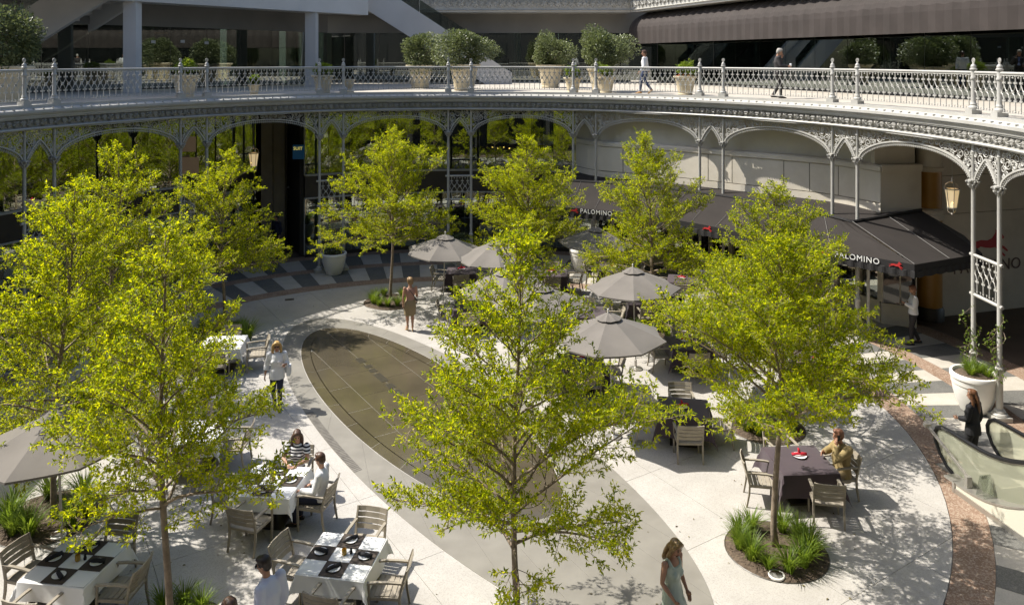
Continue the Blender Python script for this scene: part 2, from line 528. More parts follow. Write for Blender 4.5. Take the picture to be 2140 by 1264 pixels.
def ring_pieces(parent, r0, r1, n, name, mats, phase=0.0, a_lo=-40, a_hi=205, z=0.0, gap=0.008, c=PC):
    for i in range(n):
        a0, a1 = phase + 360 * i / n, phase + 360 * (i + 1) / n
        mid = ((a0 + a1) / 2 + 180) % 360 - 180
        if not (a_lo <= mid <= a_hi or a_lo <= mid + 360 <= a_hi): continue
        ga = math.degrees(gap / (2 * r0))
        k = max(1, int((a1 - a0) / 2.5))
        pts = [(c[0] + r0 * math.cos(R(a0 + ga + (a1 - a0 - 2 * ga) * t / k)), c[1] + r0 * math.sin(R(a0 + ga + (a1 - a0 - 2 * ga) * t / k))) for t in range(k + 1)]
        pts2 = [(c[0] + r1 * math.cos(R(a0 + ga + (a1 - a0 - 2 * ga) * t / k)), c[1] + r1 * math.sin(R(a0 + ga + (a1 - a0 - 2 * ga) * t / k))) for t in range(k, -1, -1)]
        m = MB(); m.prism(pts2 + pts if False else [*pts2[::-1], *pts[::-1]], -0.03, z)
        o = m.build(name, mats[i % len(mats)], parent)
        fix_normals(o)
b1 = tag(bpy.data.objects.new('pebble_band', None), kind='structure'); COL.objects.link(b1)
ring_pieces(b1, PR + 0.004, 12.05, 26, 'pebble_segment', [M['brown']], 4)
ck = tag(bpy.data.objects.new('checker_paving', None), kind='structure'); COL.objects.link(ck)
ring_pieces(ck, 12.058, 13.9, 116, 'paver', [M['light'], M['dark']], 1.2)
ring_pieces(b1, 13.908, 14.46, 26, 'pebble_segment', [M['brown']], 9)
ring_pieces(ck, 14.468, 16.1, 116, 'paver', [M['light'], M['dark']], 4.3)
ring_pieces(b1, 16.108, 16.75, 26, 'pebble_segment', [M['brown']], 2)
om = MB()
ring = circle(PC, 16.8, 128); big = circle(PC, 60, 128)
om.add([(x, y, -0.004) for x, y in ring] + [(x, y, -0.004) for x, y in big], [(i, (i + 1) % 128, 128 + (i + 1) % 128, 128 + i)[::-1] for i in range(128)])
fix_normals(tag(om.build('arcade_floor', M['arcade']), kind='structure'))

# the fountain: grey border stones, dark wet tiles, grates, brick drain
fb = tag(bpy.data.objects.new('fountain_border', None), kind='structure'); COL.objects.link(fb)
def ell(c, a, b, t):
    x, y = a * math.cos(t), b * math.sin(t)
    return (c[0] + x * ux[0] + y * uy[0], c[1] + x * ux[1] + y * uy[1])
nb = 22
for i in range(nb):
    t0, t1 = 2 * PI * i / nb + 0.1, 2 * PI * (i + 1) / nb + 0.1
    k = 8
    o_ = [ell(FC, FA, FB, t0 + 0.0003 + (t1 - t0 - 0.0012) * q / k) for q in range(k + 1)]
    i_ = [ell(IC, IA, IB, t0 + 0.0003 + (t1 - t0 - 0.0012) * q / k) for q in range(k + 1)]
    m = MB()
    for q in range(k):
        m.prism([i_[q], o_[q], o_[q + 1], i_[q + 1]], -0.02, 0.006)
    m.build('border_stone', M['border'], fb)
fl = MB(); fl.prism(circle(IC, IA + 0.01, 96, IB + 0.01, AX), -0.02, -0.002)
fl = tag(fl.build('fountain_floor', M['joint']), kind='structure')
ie = circle(IC, IA - 0.02, 96, IB - 0.02, AX)
ie2 = circle(IC, IA - 0.42, 96, IB - 0.30, AX)
TW, TL = 0.92, 1.5
for j in range(-3, 3):
    for i in range(-6, 7):
        sh = 0.75 if j % 2 else 0.0
        q = [((i + a) * TL + sh + (0.005 if a == 0 else -0.005), (j + b) * TW + (0.005 if b == 0 else -0.005)) for a, b in ((0, 0), (1, 0), (1, 1), (0, 1))]
        poly = clip_convex([(IC[0] + x * ux[0] + y * uy[0], IC[1] + x * ux[1] + y * uy[1]) for x, y in q], ie2)
        if len(poly) < 3 or area(poly) < 0.02: continue
        m = MB(); m.prism(poly, -0.004, 0.002)
        m.build('pool_tile', M['pooltile'], fl)
nr = 30
for i in range(nr):
    t0, t1 = 2 * PI * i / nr + 0.0008, 2 * PI * (i + 1) / nr - 0.0008
    a_ = [ell(IC, IA - 0.02, IB - 0.02, t0 + (t1 - t0) * q / 3) for q in range(4)]
    b_ = [ell(IC, IA - 0.44, IB - 0.32, t0 + (t1 - t0) * q / 3) for q in range(4)]
    m = MB()
    for q in range(3): m.prism([b_[q], a_[q], a_[q + 1], b_[q + 1]], -0.004, 0.002)
    m.build('rim_tile', M['pooltile'], fl)
gr0, gr1 = G(754, 753), G(836, 823)
for t, ln in ((0.0, 0.40), (0.2, 0.24), (0.33, 0.24), (0.54, 0.62), (0.78, 0.30), (0.95, 0.30)):
    p = gr0.lerp(gr1, t)
    m = MB()
    m.box((0, 0, 0.0045), (ln, 0.22, 0.003))
    ns = int(ln / 0.06)
    for k in range(ns):
        m.box((-ln / 2 + (k + 0.5) * ln / ns, 0, 0.008), (0.025, 0.20, 0.006))
    m.build('grate', M['grate'], fl, loc=(p.x, p.y, 0), rz=AX)
bd = tag(bpy.data.objects.new('brick_drain', None), kind='structure'); COL.objects.link(bd)
def ell_t(px, py):
    p = G(px, py); dx, dy = p.x - FC[0], p.y - FC[1]
    return math.atan2((dx * uy[0] + dy * uy[1]) / FB, (dx * ux[0] + dy * ux[1]) / FA)
ta, tb = ell_t(634, 862) , ell_t(734, 992)
if ta < 0: ta += 2 * PI
if tb < 0: tb += 2 * PI
nbk = 46
for i in range(nbk):
    t0 = ta + (tb - ta) * (i + 0.11) / nbk; t1 = ta + (tb - ta) * (i + 0.89) / nbk
    p = [ell(FC, FA - 0.005, FB - 0.005, t0), ell(FC, FA - 0.005, FB - 0.005, t1), ell(FC, FA - 0.19, FB - 0.19, t1), ell(FC, FA - 0.19, FB - 0.19, t0)]
    if area(p) < 0: p = p[::-1]
    m = MB(); m.prism(p, 0.0, 0.012); m.build('brick', M['brick'], bd)
    
# ---------------------------------------------------------------- the iron gallery
gal = thing('iron_gallery', 'curved pale grey cast iron gallery with lace arches, slim columns and balcony railing', 'gallery', (EC[0], EC[1], 0))
GI = Matrix.Translation((-EC[0], -EC[1], 0))
def gpart(mb, name, m, parent=None, smooth=False, angle=None):
    """a part of the gallery whose mesh is in world coordinates"""
    mb.v = [(p[0] - EC[0], p[1] - EC[1], p[2]) for p in mb.v]
    return mb.build(name, m, parent or gal, smooth, angle)
A0, A1 = 212.0, -32.0
m = MB()      # kerb, sloping lead top, lip, cove, frieze face, bottom moulding, back
sweep(m, [(0.16, 7.21), (0.16, ZB), (-0.14, ZB), (-0.14, 7.225), (-0.30, 7.165), (-0.315, 7.15), (-0.315, 7.07), (-0.275, 7.06), (-0.275, 7.03), (-0.235, 6.99), (-0.225, 6.93), (-0.20, 6.92), (-0.20, 6.89), (0.16, 6.89)][::-1], A0, A1)
fix_normals(gpart(m, 'cornice', M['iron']))
m = MB()
sweep(m, [(-0.07, 6.888), (-0.07, 6.645), (-0.18, 6.62), (-0.20, 6.59), (-0.18, 6.555), (-0.09, 6.54), (0.12, 6.54), (0.12, 6.888)], A0, A1)
frieze = fix_normals(gpart(m, 'frieze', M['iron']))
m = MB()
sweep(m, [(0.14, 6.54), (0.14, 6.60), (4.2, 6.60), (4.2, 6.54)], A0, A1)
fix_normals(gpart(m, 'soffit', M['iron_ceiling']))
# bolts along the lip
m = MB()
L_ = arc_angles(A0, A1, 1.35)
for a in L_:
    M4 = Matrix.Translation(E(a, -0.265, 7.19)) @ Matrix.Rotation(R(a), 4, 'Z')
    m.box((0, 0, 0), (0.07, 0.035, 0.05), M4)
tag(gpart(m, 'bolts', M['iron']), kind='stuff')
# frieze ornaments: vine leaf and grape cluster by turns
leaf = MB()
pts = []
for i in range(21):
    q = PI * 1.5 + 2 * PI * i / 20
    lob = 0.62 + 0.38 * abs(math.cos(2.5 * (q - PI * 1.5)))
    pts.append((0.112 * lob * math.cos(q), 0.115 * lob * math.sin(q)))
n = len(pts) - 1
leaf.add([(0, -0.075, 0.02)] + [(-0.0, -0.035 - 0.02 * (i % 2), 0) for i in range(0)] + [(p[0], -0.028 - 0.03 * (k % 2), p[1]) for k, p in enumerate(pts[:-1])] + [(p[0] * 1.02, 0.0, p[1] * 1.02) for p in pts[:-1]],
         [(0, 1 + (i + 1) % n, 1 + i) for i in range(n)] + [(1 + i, 1 + (i + 1) % n, 1 + n + (i + 1) % n, 1 + n + i) for i in range(n)])
for s in (-1, 1):
    leaf.tube([(s * 0.02, -0.03, 0.09), (s * 0.07, -0.04, 0.105), (s * 0.105, -0.03, 0.08), (s * 0.1, -0.03, 0.05)], 0.012, 4)
leaf_me = leaf.mesh('vine_leaf_ornament', M['iron'])
gr = MB()
for row, (nn, z) in enumerate(((3, 0.06), (4, 0.025), (3, -0.01), (2, -0.045), (1, -0.08))):
    for k in range(nn):
        gr.ball(((k - (nn - 1) / 2) * 0.042, -0.035 - 0.01 * (row % 2), z), 0.025, 6, 4)
for s in (-1, 1):
    gr.tube([(0, -0.02, 0.1), (s * 0.05, -0.035, 0.1), (s * 0.1, -0.03, 0.06), (s * 0.09, -0.03, 0.0), (s * 0.105, -0.03, -0.04)], 0.012, 4)
gr_me = gr.mesh('grape_ornament', M['iron'])
L_ = arc_angles(178, -14, 0.95)
for i, a in enumerate(L_):
    rr = 1.0 + 0.05 * rnd.uniform(-1, 1)
    inst('grape_ornament' if i % 2 else 'leaf_ornament', gr_me if i % 2 else leaf_me, frieze,
         mw=GI @ Matrix.Translation(E(a, -0.075, 6.765)) @ Matrix.Rotation(R(a - 90), 4, 'Z') @ Matrix.Diagonal((rr, 1.9, rr, 1)))

# columns and railing posts
col_s = MB(); col_s.lathe([(0.078, 0.2), (0.078, 1.18), (0.095, 1.2), (0.10, 1.235), (0.082, 1.26), (0.066, 1.30), (0.057, 1.34), (0.054, 5.40), (0.058, 5.42)], 14)
col_s = col_s.mesh('shaft', M['iron'], True, 40)
col_b = MB(); col_b.box((0, 0, 0.055), (0.40, 0.40, 0.11)); col_b.lathe([(0.17, 0.11), (0.185, 0.135), (0.165, 0.17), (0.12, 0.185), (0.135, 0.21), (0.115, 0.245), (0.079, 0.27)], 16)
col_b = col_b.mesh('base', M['iron'], True, 40)
col_c = MB()
col_c.lathe([(0.062, 5.40), (0.075, 5.42), (0.062, 5.44), (0.07, 5.50), (0.10, 5.56), (0.12, 5.595), (0.13, 5.60), (0.13, 5.635), (0.06, 5.64)], 14)
for ring_, zz, rr in ((8, 5.49, 0.085), (8, 5.575, 0.125)):
    for k in range(ring_):
        q = 2 * PI * (k + 0.5 * (zz > 5.5)) / ring_
        cx, cy = math.cos(q), math.sin(q)
        col_c.tube([(cx * (rr - 0.02), cy * (rr - 0.02), zz - 0.06), (cx * (rr + 0.012), cy * (rr + 0.012), zz), (cx * (rr + 0.05), cy * (rr + 0.05), zz + 0.025), (cx * (rr + 0.055), cy * (rr + 0.055), zz)], [0.022, 0.026, 0.02, 0.012], 5)
for k in range(4):
    q = PI / 4 + PI / 2 * k
    col_c.box((0, 0, 5.622), (0.3, 0.06, 0.028), Matrix.Rotation(q, 4, 'Z'))
col_c.lathe([(0.05, 5.635), (0.046, 6.30), (0.065, 6.34), (0.05, 6.38), (0.05, 6.545)], 10)
col_c = col_c.mesh('capital', M['iron'], True, 35)
post = MB()
post.box((0, 0, 0.06), (0.27, 0.27, 0.12))
post.lathe([(0.115, 0.12), (0.125, 0.15), (0.115, 0.19), (0.075, 0.22), (0.085, 0.25), (0.065, 0.29), (0.06, 0.33), (0.056, 0.86), (0.075, 0.88), (0.078, 0.92), (0.06, 0.95), (0.06, 1.10), (0.085, 1.12), (0.088, 1.15), (0.06, 1.17), (0.068, 1.20), (0.058, 1.24), (0.03, 1.265), (0.02, 1.285), (0.028, 1.30), (0.015, 1.315)], 14)
post_me = post.mesh('railing_post', M['iron'], True, 40)
fin = MB()
fin.tube([(0.052 * math.cos(2 * PI * k / 14), 0, 1.362 + 0.052 * math.sin(2 * PI * k / 14)) for k in range(14)], 0.012, 5, closed=True)
for k in range(5):
    q = PI / 2 + 2 * PI * k / 5
    fin.tube([(0, 0, 1.362), (0.045 * math.cos(q), 0, 1.362 + 0.045 * math.sin(q))], [0.014, 0.004], 4)
fin_me = fin.mesh('finial', M['iron'])
KS = range(-2, 9)
PW = 2.04
for k in KS:
    for s in (1, -1):
        a = 159.1 - 22.5 * k + s * PW
        x, y = E(a)
        c = empty('column', gal)
        c.location = (x - EC[0], y - EC[1], 0); c.rotation_euler = (0, 0, R(a - 90))
        inst('shaft', col_s, c); inst('base', col_b, c); inst('capital', col_c, c)
        if k >= 0:
            p = inst('railing_post', post_me, gal, (x - EC[0], y - EC[1], ZB), R(a - 90))
            inst('finial', fin_me, p)

# railing bays
bal = MB()
def fleur(z, w=0.052):
    bal.bar((-w, 0, z), (w, 0, z), 0.025, 0.025)
    for s in (-1, 1):
        bal.bar((s * w, 0, z - 0.026), (s * w, 0, z + 0.026), 0.018, 0.016)
    bal.bar((0, 0, z - 0.035), (0, 0, z + 0.035), 0.03, 0.03)
U = 0.21
bal.ball((0, 0, 0.985), 0.024, 6, 4)
bal.bar((0, 0, 1.0), (0, 0, 0.76), 0.019, 0.018)
bal.bar((0, 0, 0.12), (0, 0, 0.40), 0.019, 0.018)
bal.ball((0, 0, 0.15), 0.022, 6, 4)
fleur(0.83); fleur(0.40)
for s in (-1, 1):
    bal.tube([(0, 0, 0.80), (s * 0.022, 0, 0.73), (s * 0.06, 0, 0.66), (s * U / 2, 0, 0.625)], 0.0118, 4)
    bal.tube([(0, 0, 0.38), (s * 0.018, 0, 0.46), (s * 0.05, 0, 0.545), (s * U / 2, 0, 0.60)], 0.0118, 4)
# star at the meeting point, beads above and sprigs below, on the right-hand side
for q in range(4):
    d = Vector((math.cos(PI * q / 4), 0, math.sin(PI * q / 4)))
    bal.bar(Vector((U / 2, 0, 0.613)) - d * 0.048, Vector((U / 2, 0, 0.613)) + d * 0.048, 0.02, 0.014, up=(0, 1, 0))
bal.bar((U / 2, 0, 1.0), (U / 2, 0, 0.965), 0.014, 0.014); bal.ball((U / 2, 0, 0.95), 0.022, 6, 4)
bal.bar((U / 2, 0, 0.12), (U / 2, 0, 0.17), 0.014, 0.014); bal.bar((U / 2 - 0.02, 0, 0.175), (U / 2 + 0.02, 0, 0.175), 0.014, 0.014)
bal_me = bal.mesh('baluster', M['iron'])
def railing(a0, a1, n):
    pan = empty('railing_panel', gal)
    m = MB(); m.tube([E(a, 0, ZB + 1.055) for a in arc_angles(a0, a1, 0.7)], 0.036, 8); gpart(m, 'handrail', M['iron'], pan, True, 60)
    aa = arc_angles(a0, a1, 0.7)
    for zz, ww in ((ZB + 1.005, 0.03), (ZB + 0.115, 0.035)):
        m = MB(); sweep(m, [(-ww / 2, zz - 0.01), (ww / 2, zz - 0.01), (ww / 2, zz + 0.01), (-ww / 2, zz + 0.01)], a0, a1, 0.7)
        fix_normals(gpart(m, 'rail', M['iron'], pan))
    for i in range(n):
        t = (i + 0.5 - 0.0) / n
        a = a0 + (a1 - a0) * t
        w = (Vector(E(a1)) - Vector(E(a0))).length / n / U
        inst('baluster', bal_me, pan, mw=GI @ Matrix.Translation(E(a, 0, ZB)) @ Matrix.Rotation(R(a - 90) , 4, 'Z') @ Matrix.Diagonal((-w, 1, 1, 1)))
for k in range(-1, 9):
    c = 159.1 - 22.5 * k
    if k >= 0: railing(c + PW - 0.25, c - PW + 0.25, 4)
    if k < 8: railing(c - PW - 0.25, c - 22.5 + PW + 0.25, 20)

# arch screens
def screen(a0, a1, big, seed):
    rg = random.Random(seed)
    Lw = (Vector(E(a1)) - Vector(E(a0))).length
    def P(u, z, d=0.0):
        return E(a0 + (a1 - a0) * u / Lw, d, z)
    ztop = 6.545; zs = 5.66
    def arch(u):
        x = abs(2 * (u - Lw / 2) / (Lw - 0.12))
        if x >= 1: return zs
        if big: return zs + 0.66 * (1 - x ** 2.25) ** 0.62
        return zs + 0.55 * (1 - x ** 1.25) ** 0.85
    sc = empty('arch_screen', gal)
    m = MB()
    us = [0.06 + (Lw - 0.12) * (0.5 - 0.5 * math.cos(PI * i / 44)) for i in range(45)] if big else [0.06 + (Lw - 0.12) * (0.5 - 0.5 * math.cos(PI * i / 20)) for i in range(21)]
    pp = [P(u, arch(u)) for u in us]
    ctr = Vector((Lw / 2, zs - (0.8 if big else 0.1)))
    for i in range(len(pp) - 1): m.bar(pp[i], pp[i + 1], 0.07, 0.045)
    # second rib and beads between
    def inner(u, e):
        z = arch(u); du = 0.01
        t = Vector((2 * du, arch(min(Lw - 0.06, u + du)) - arch(max(0.06, u - du)))).normalized()
        nrm = Vector((t.y, -t.x))
        return u + nrm.x * e, z + nrm.y * e
    # evenly spaced stations along the rib
    st = [us[0]]; acc = 0.0
    fine = [0.06 + (Lw - 0.12) * i / 600 for i in range(601)]
    for i in range(1, 601):
        acc += math.hypot(fine[i] - fine[i - 1], arch(fine[i]) - arch(fine[i - 1]))
        if acc > 0.075: st.append(fine[i]); acc = 0.0
    sp = []
    for u in st:
        a, z = inner(u, 0.085); sp.append((min(max(a, 0.03), Lw - 0.03), z))
    sp2 = [P(a, z) for a, z in sp]
    m.tube(sp2, 0.014, 4)
    for i, u in enumerate(st):
        a, z = inner(u, 0.05); a = min(max(a, 0.03), Lw - 0.03)
        b = P(a, z); e2 = inner(u, 0.115)
        m.ball(b, 0.022, 5, 3)
        m.ball(P(min(max(e2[0], 0.03), Lw - 0.03), e2[1]), 0.02, 5, 3)
    gpart(m, 'arch_rib', M['iron'], sc)
    # scrollwork: packed rings, C-scrolls and buds between the rib and the top
    m = MB(); circ = []
    def free(u, z, r):
        if z + r > ztop - 0.005 or u - r < 0.02 or u + r > Lw - 0.02: return False
        for q in range(8):
            uu, zz = u + r * math.cos(PI * q / 4), z + r * math.sin(PI * q / 4)
            if zz < arch(uu) + 0.015: return False
        return all((u - a) ** 2 + (z - b) ** 2 > (r + c * 0.93) ** 2 for a, b, c in circ)
    for r, tries in ((0.125, 250), (0.10, 400), (0.075, 900), (0.055, 1800), (0.04, 2600)):
        for _ in range(tries if big else tries // 3):
            u, z = rg.uniform(0, Lw), rg.uniform(zs, ztop)
            if free(u, z, r): circ.append((u, z, r))
    for (u, z, r) in circ:
        s = rg.choice((-1, 1)); ph = rg.uniform(0, 2 * PI)
        tr = 0.0165
        if r > 0.05:
            n = 12
            pts = []
            for k in range(n + 7):
                t = k / (n + 6)
                rr_ = r * (1 - 0.72 * t ** 1.3)
                q = ph + s * t * 2 * PI * 1.45
                pts.append(P(u + rr_ * math.cos(q), z + rr_ * math.sin(q)))
            m.tube(pts, tr, 4, cap=False)
            q = ph
            m.ball(P(u + 0.3 * r * math.cos(q + s * 3), z + 0.3 * r * math.sin(q + s * 3)), 0.02, 5, 3)
        else:
            m.tube([P(u + r * 0.9 * math.cos(2 * PI * k / 8), z + r * 0.9 * math.sin(2 * PI * k / 8)) for k in range(8)], tr * 0.9, 4, closed=True)
    # stems linking the rings to the border
    for (u, z, r) in circ:
        if rg.random() < 0.5:
            m.bar(P(u, z + r * 0.9), P(u + rg.uniform(-0.04, 0.04), min(ztop, z + r + 0.06)), 0.028, 0.024)
    m.bar(P(0.02, ztop - 0.012), P(Lw - 0.02, ztop - 0.012), 0.05, 0.02)
    gpart(m, 'scrollwork', M['iron'], sc)
for k in range(-1, 9):
    c = 159.1 - 22.5 * k
    screen(c + PW - 0.1, c - PW + 0.1, False, 100 + k)
    if k < 8: screen(c - PW - 0.1, c - 22.5 + PW + 0.1, True, 200 + k)

# lattice panels between the paired columns, under head height of the storey
lat = MB()
for k in (0, 1, 2, 3, 7):
    c = 159.1 - 22.5 * k
    a0, a1 = c + PW, c - PW
    lp = empty('lattice_panel', gal)
    for z in (2.72, 3.72):
        m = MB()
        d = (E(a1, 0, z) - E(a0, 0, z)).normalized() * 0.12
        m.tube([E(a0, 0, z) - d, E(a1, 0, z) + d], 0.042, 8); gpart(m, 'end_rail', M['iron'], lp, True, 60)
    for i in range(4):
        a = a0 + (a1 - a0) * (i + 0.62) / 4.25
        inst('baluster', bal_me, lp, mw=GI @ Matrix.Translation(E(a, 0, 2.66)) @ Matrix.Rotation(R(a - 90), 4, 'Z') @ Matrix.Diagonal((-1.04, 1, 1.02, 1)))

# ---------------------------------------------------------------- the shop building round the court
shop = thing('shop_building', 'two-storey curved shop building of dark glass and cream wall behind the arcade', 'building', (EC[0], EC[1], 0))
def spart(mb, name, m, parent=None, smooth=False, angle=None):
    mb.v = [(p[0] - EC[0], p[1] - EC[1], p[2]) for p in mb.v]
    return mb.build(name, m, parent or shop, smooth, angle)
D = 2.72
def arcbox(mb, a0, a1, d0, d1, z0, z1, step=1.5):
    return sweep(mb, [(d0, z0), (d0, z1), (d1, z1), (d1, z0)], a0, a1, step)
aL0, aL1 = 205.0, ang_px(378, D)
aB0, aB1 = ang_px(637, D), ang_px(1203, D)
aC1 = ang_px(1840, D)
def glazed(a0, a1, n):
    """one run of shopfront: upper panes, sill, dark fascia, lower panes"""
    m = MB(); arcbox(m, a0, a1, D - 0.05, D + 0.25, 2.62, 3.56); fix_normals(spart(m, 'fascia', M['fascia']))
    m = MB(); arcbox(m, a0, a1, D - 0.10, D + 0.12, 3.56, 3.64); arcbox(m, a0, a1, D - 0.09, D + 0.1, 2.56, 2.62); fix_normals(spart(m, 'sill', M['frame']))
    m = MB(); arcbox(m, a0, a1, D - 0.06, D + 0.1, 0.0, 0.16); fix_normals(spart(m, 'plinth', M['fascia']))
    for i in range(n):
        p0, p1 = a0 + (a1 - a0) * i / n, a0 + (a1 - a0) * (i + 1) / n
        g_ = math.copysign(0.025, a1 - a0)
        for z0, z1 in ((3.64, 6.54), (0.16, 2.56)):
            m = MB()
            q0, q1 = E(p0 + g_, D, 0), E(p1 - g_, D, 0)
            m.bar(q0 + Vector((0, 0, (z0 + z1) / 2)), q1 + Vector((0, 0, (z0 + z1) / 2)), 0.012, z1 - z0 - 0.01)
            spart(m, 'pane', M['glass'])
    for i in range(n + 1):
        p0 = a0 + (a1 - a0) * i / n
        m = MB(); b = E(p0, D + 0.06, 0)
        m.bar(b + Vector((0, 0, 0.1)), b + Vector((0, 0, 2.6)), 0.05, 0.05, up=(1, 0, 0))
        if i in (0, n): m.bar(b + Vector((0, 0, 3.6)), b + Vector((0, 0, 6.54)), 0.05, 0.05, up=(1, 0, 0))
        spart(m, 'mullion', M['frame'])
glazed(aL0, aL1, 16)
glazed(aB0, aB1, 12)
# inside: floors, ceiling light slots, dark back wall, pale columns
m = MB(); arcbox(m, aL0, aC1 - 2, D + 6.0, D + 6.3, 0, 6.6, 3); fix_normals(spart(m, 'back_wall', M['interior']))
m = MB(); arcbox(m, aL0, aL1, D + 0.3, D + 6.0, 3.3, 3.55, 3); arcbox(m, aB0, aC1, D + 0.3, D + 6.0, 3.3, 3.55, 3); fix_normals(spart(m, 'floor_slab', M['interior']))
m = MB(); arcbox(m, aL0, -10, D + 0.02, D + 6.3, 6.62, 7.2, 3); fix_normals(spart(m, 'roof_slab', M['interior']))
for px, w in ((655, 0.55), (702, 0.55), (925, 0.5), (1150, 0.6), (290, 0.6), (350, 0.3), (20, 0.6)):
    a = ang_px(px, D + 0.9)
    for z0, z1 in ((0.0, 3.3), (3.55, 6.6)):
        m = MB(); b = E(a, D + 0.9, 0); t = Vector((-math.sin(R(a)), math.cos(R(a)), 0))
        m.bar(b + Vector((0, 0, z0)), b + Vector((0, 0, z1)), w, 0.5, up=(math.cos(R(a)), math.sin(R(a)), 0))
        spart(m, 'inner_column', M['inner_col'])
# open entrance between the two glazed runs
for a in (aL1 - 0.2, aB0 + 0.2):
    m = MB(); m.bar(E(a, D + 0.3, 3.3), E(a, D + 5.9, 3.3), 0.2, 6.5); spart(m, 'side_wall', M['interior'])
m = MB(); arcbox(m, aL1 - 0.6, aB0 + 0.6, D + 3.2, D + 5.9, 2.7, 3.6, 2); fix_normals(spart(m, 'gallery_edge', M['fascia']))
m = MB(); arcbox(m, aL1 - 0.4, aL1 - 2.3, D + 2.5, D + 2.7, 2.8, 6.0, 2); fix_normals(spart(m, 'stone_pier', M['interior']))
for z0, z1, a, w, d in ((4.7, 5.35, 392, 0.7, 2.4), (3.75, 4.45, 397, 0.75, 2.4)):
    m = MB(); b = E(ang_px(a, D + d), D + d, 0)
    m.bar(b + Vector((-w / 2, 0, (z0 + z1) / 2)), b + Vector((w / 2, 0, (z0 + z1) / 2)), 0.05, z1 - z0); spart(m, 'display_panel', M['warm'])
gd_ = D + 2.75
g0_, g1_ = aL1 - 2.6, aB0 + 0.4
for i in range(6):
    p0, p1 = g0_ + (g1_ - g0_) * i / 6, g0_ + (g1_ - g0_) * (i + 1) / 6
    for z0, z1 in ((0.05, 2.65), (3.65, 6.55)):
        m = MB(); m.bar(E(p0, gd_, (z0 + z1) / 2), E(p1, gd_, (z0 + z1) / 2), 0.012, z1 - z0); spart(m, 'pane', M['glass'])
    m = MB(); b = E(p0, gd_, 0); m.bar(b, b + Vector((0, 0, 6.6)), 0.05, 0.06, up=(0, 1, 0)); spart(m, 'mullion', M['frame_dark'])
m = MB(); arcbox(m, g0_, g1_, gd_ - 0.06, gd_ + 0.06, 2.66, 2.74); fix_normals(spart(m, 'sill', M['frame']))
for px in (560, 586):
    m = MB(); b = E(ang_px(px, D + 2.3), D + 2.3, 0)
    m.bar(b, b + Vector((0, 0, 6.6)), 0.5, 0.4, up=(0, 1, 0)); spart(m, 'stone_pier', M['dim_stone'])
for i in range(7):
    b = E(ang_px(592 + 7 * i, D + 4.2), D + 4.2, 0)
    m = MB(); m.box((b.x, b.y, 1.1 + 0.12 * (i % 3)), (0.16, 0.3, 0.9 + 0.1 * (i % 2))); spart(m, 'hanging_coat', M['fascia'] if i % 2 else mat('rust_cloth', (0.16, 0.06, 0.02), 0.9))
# small ceiling lamps seen through the right-hand panes
for i, px in enumerate((1029, 1040, 1053, 1065)):
    b = E(ang_px(px, D + 3), D + 3, 4.3 - 0.05 * (i % 2))
    m = MB(); m.ball(b, 0.035, 8, 6); spart(m, 'pendant_lamp', M['lamp_bulb'])

# cream wall on the right: its own flatter curve, lower storey proud, panels with joints, a ledge
WD = [(1203, 1.5), (1225, 0.85), (1250, 0.45), (1302, 0.30), (1470, 0.36), (1544, 0.45), (1640, 0.85), (1733, 1.25), (1840, 1.35)]
def wall_pts(p0, p1, off, n=10):
    out = []
    for k in range(n + 1):
        px = p0 + (p1 - p0) * k / n
        for (xa, da), (xb, db) in zip(WD[:-1], WD[1:]):
            if xa <= px <= xb + 1e-6:
                d = da + (db - da) * (px - xa) / (xb - xa); break
        d += off
        out.append(E(ang_px(px, d), d, 0))
    return out
def wall_run(mb, p0, p1, prof, n=10):
    k = len(prof); cols_ = [[p + Vector((0, 0, z)) for p, (q, z) in zip([wall_pts(p0, p1, q, n)[i] for q, z in prof], prof)] for i in range(n + 1)]
    vs = [v for c in cols_ for v in c]
    fs = [(i * k + j, (i + 1) * k + j, (i + 1) * k + (j + 1) % k, i * k + (j + 1) % k) for i in range(n) for j in range(k)]
    fs += [tuple(range(k)), tuple(n * k + j for j in range(k - 1, -1, -1))]
    return mb.add(vs, fs)
def wbox(mb, p0, p1, q0, q1, z0, z1, n=10): return wall_run(mb, p0, p1, [(q0, z0), (q0, z1), (q1, z1), (q1, z0)], n)
m = MB(); wbox(m, 1203, 1840, 0.32, 0.55, 5.0, 6.53, 24); fix_normals(spart(m, 'upper_wall', M['cream']))
m = MB(); wall_run(m, 1203, 1840, [(-0.02, 5.06), (-0.05, 5.09), (-0.05, 5.22), (0.02, 5.27), (0.32, 5.27), (0.32, 5.06)], 24); fix_normals(spart(m, 'ledge', M['cream']))
pxs = [1203, 1302, 1385, 1480, 1530, 1638, 1692, 1752, 1840]
for i in range(len(pxs) - 1):
    m = MB(); wbox(m, pxs[i] + 0.7 * (i > 0), pxs[i + 1] - 0.7 * (i < len(pxs) - 2), 0.0, 0.25, 4.06, 5.05, 4); fix_normals(spart(m, 'wall_panel', M['cream']))
m = MB(); wbox(m, 1203, 1840, 0.05, 0.27, 3.4, 5.055, 24); fix_normals(spart(m, 'panel_backing', M['cream_joint']))
m = MB(); wbox(m, 1203, 1840, -0.012, 0.04, 3.72, 4.03, 24); fix_normals(spart(m, 'wall_base', M['cream']))
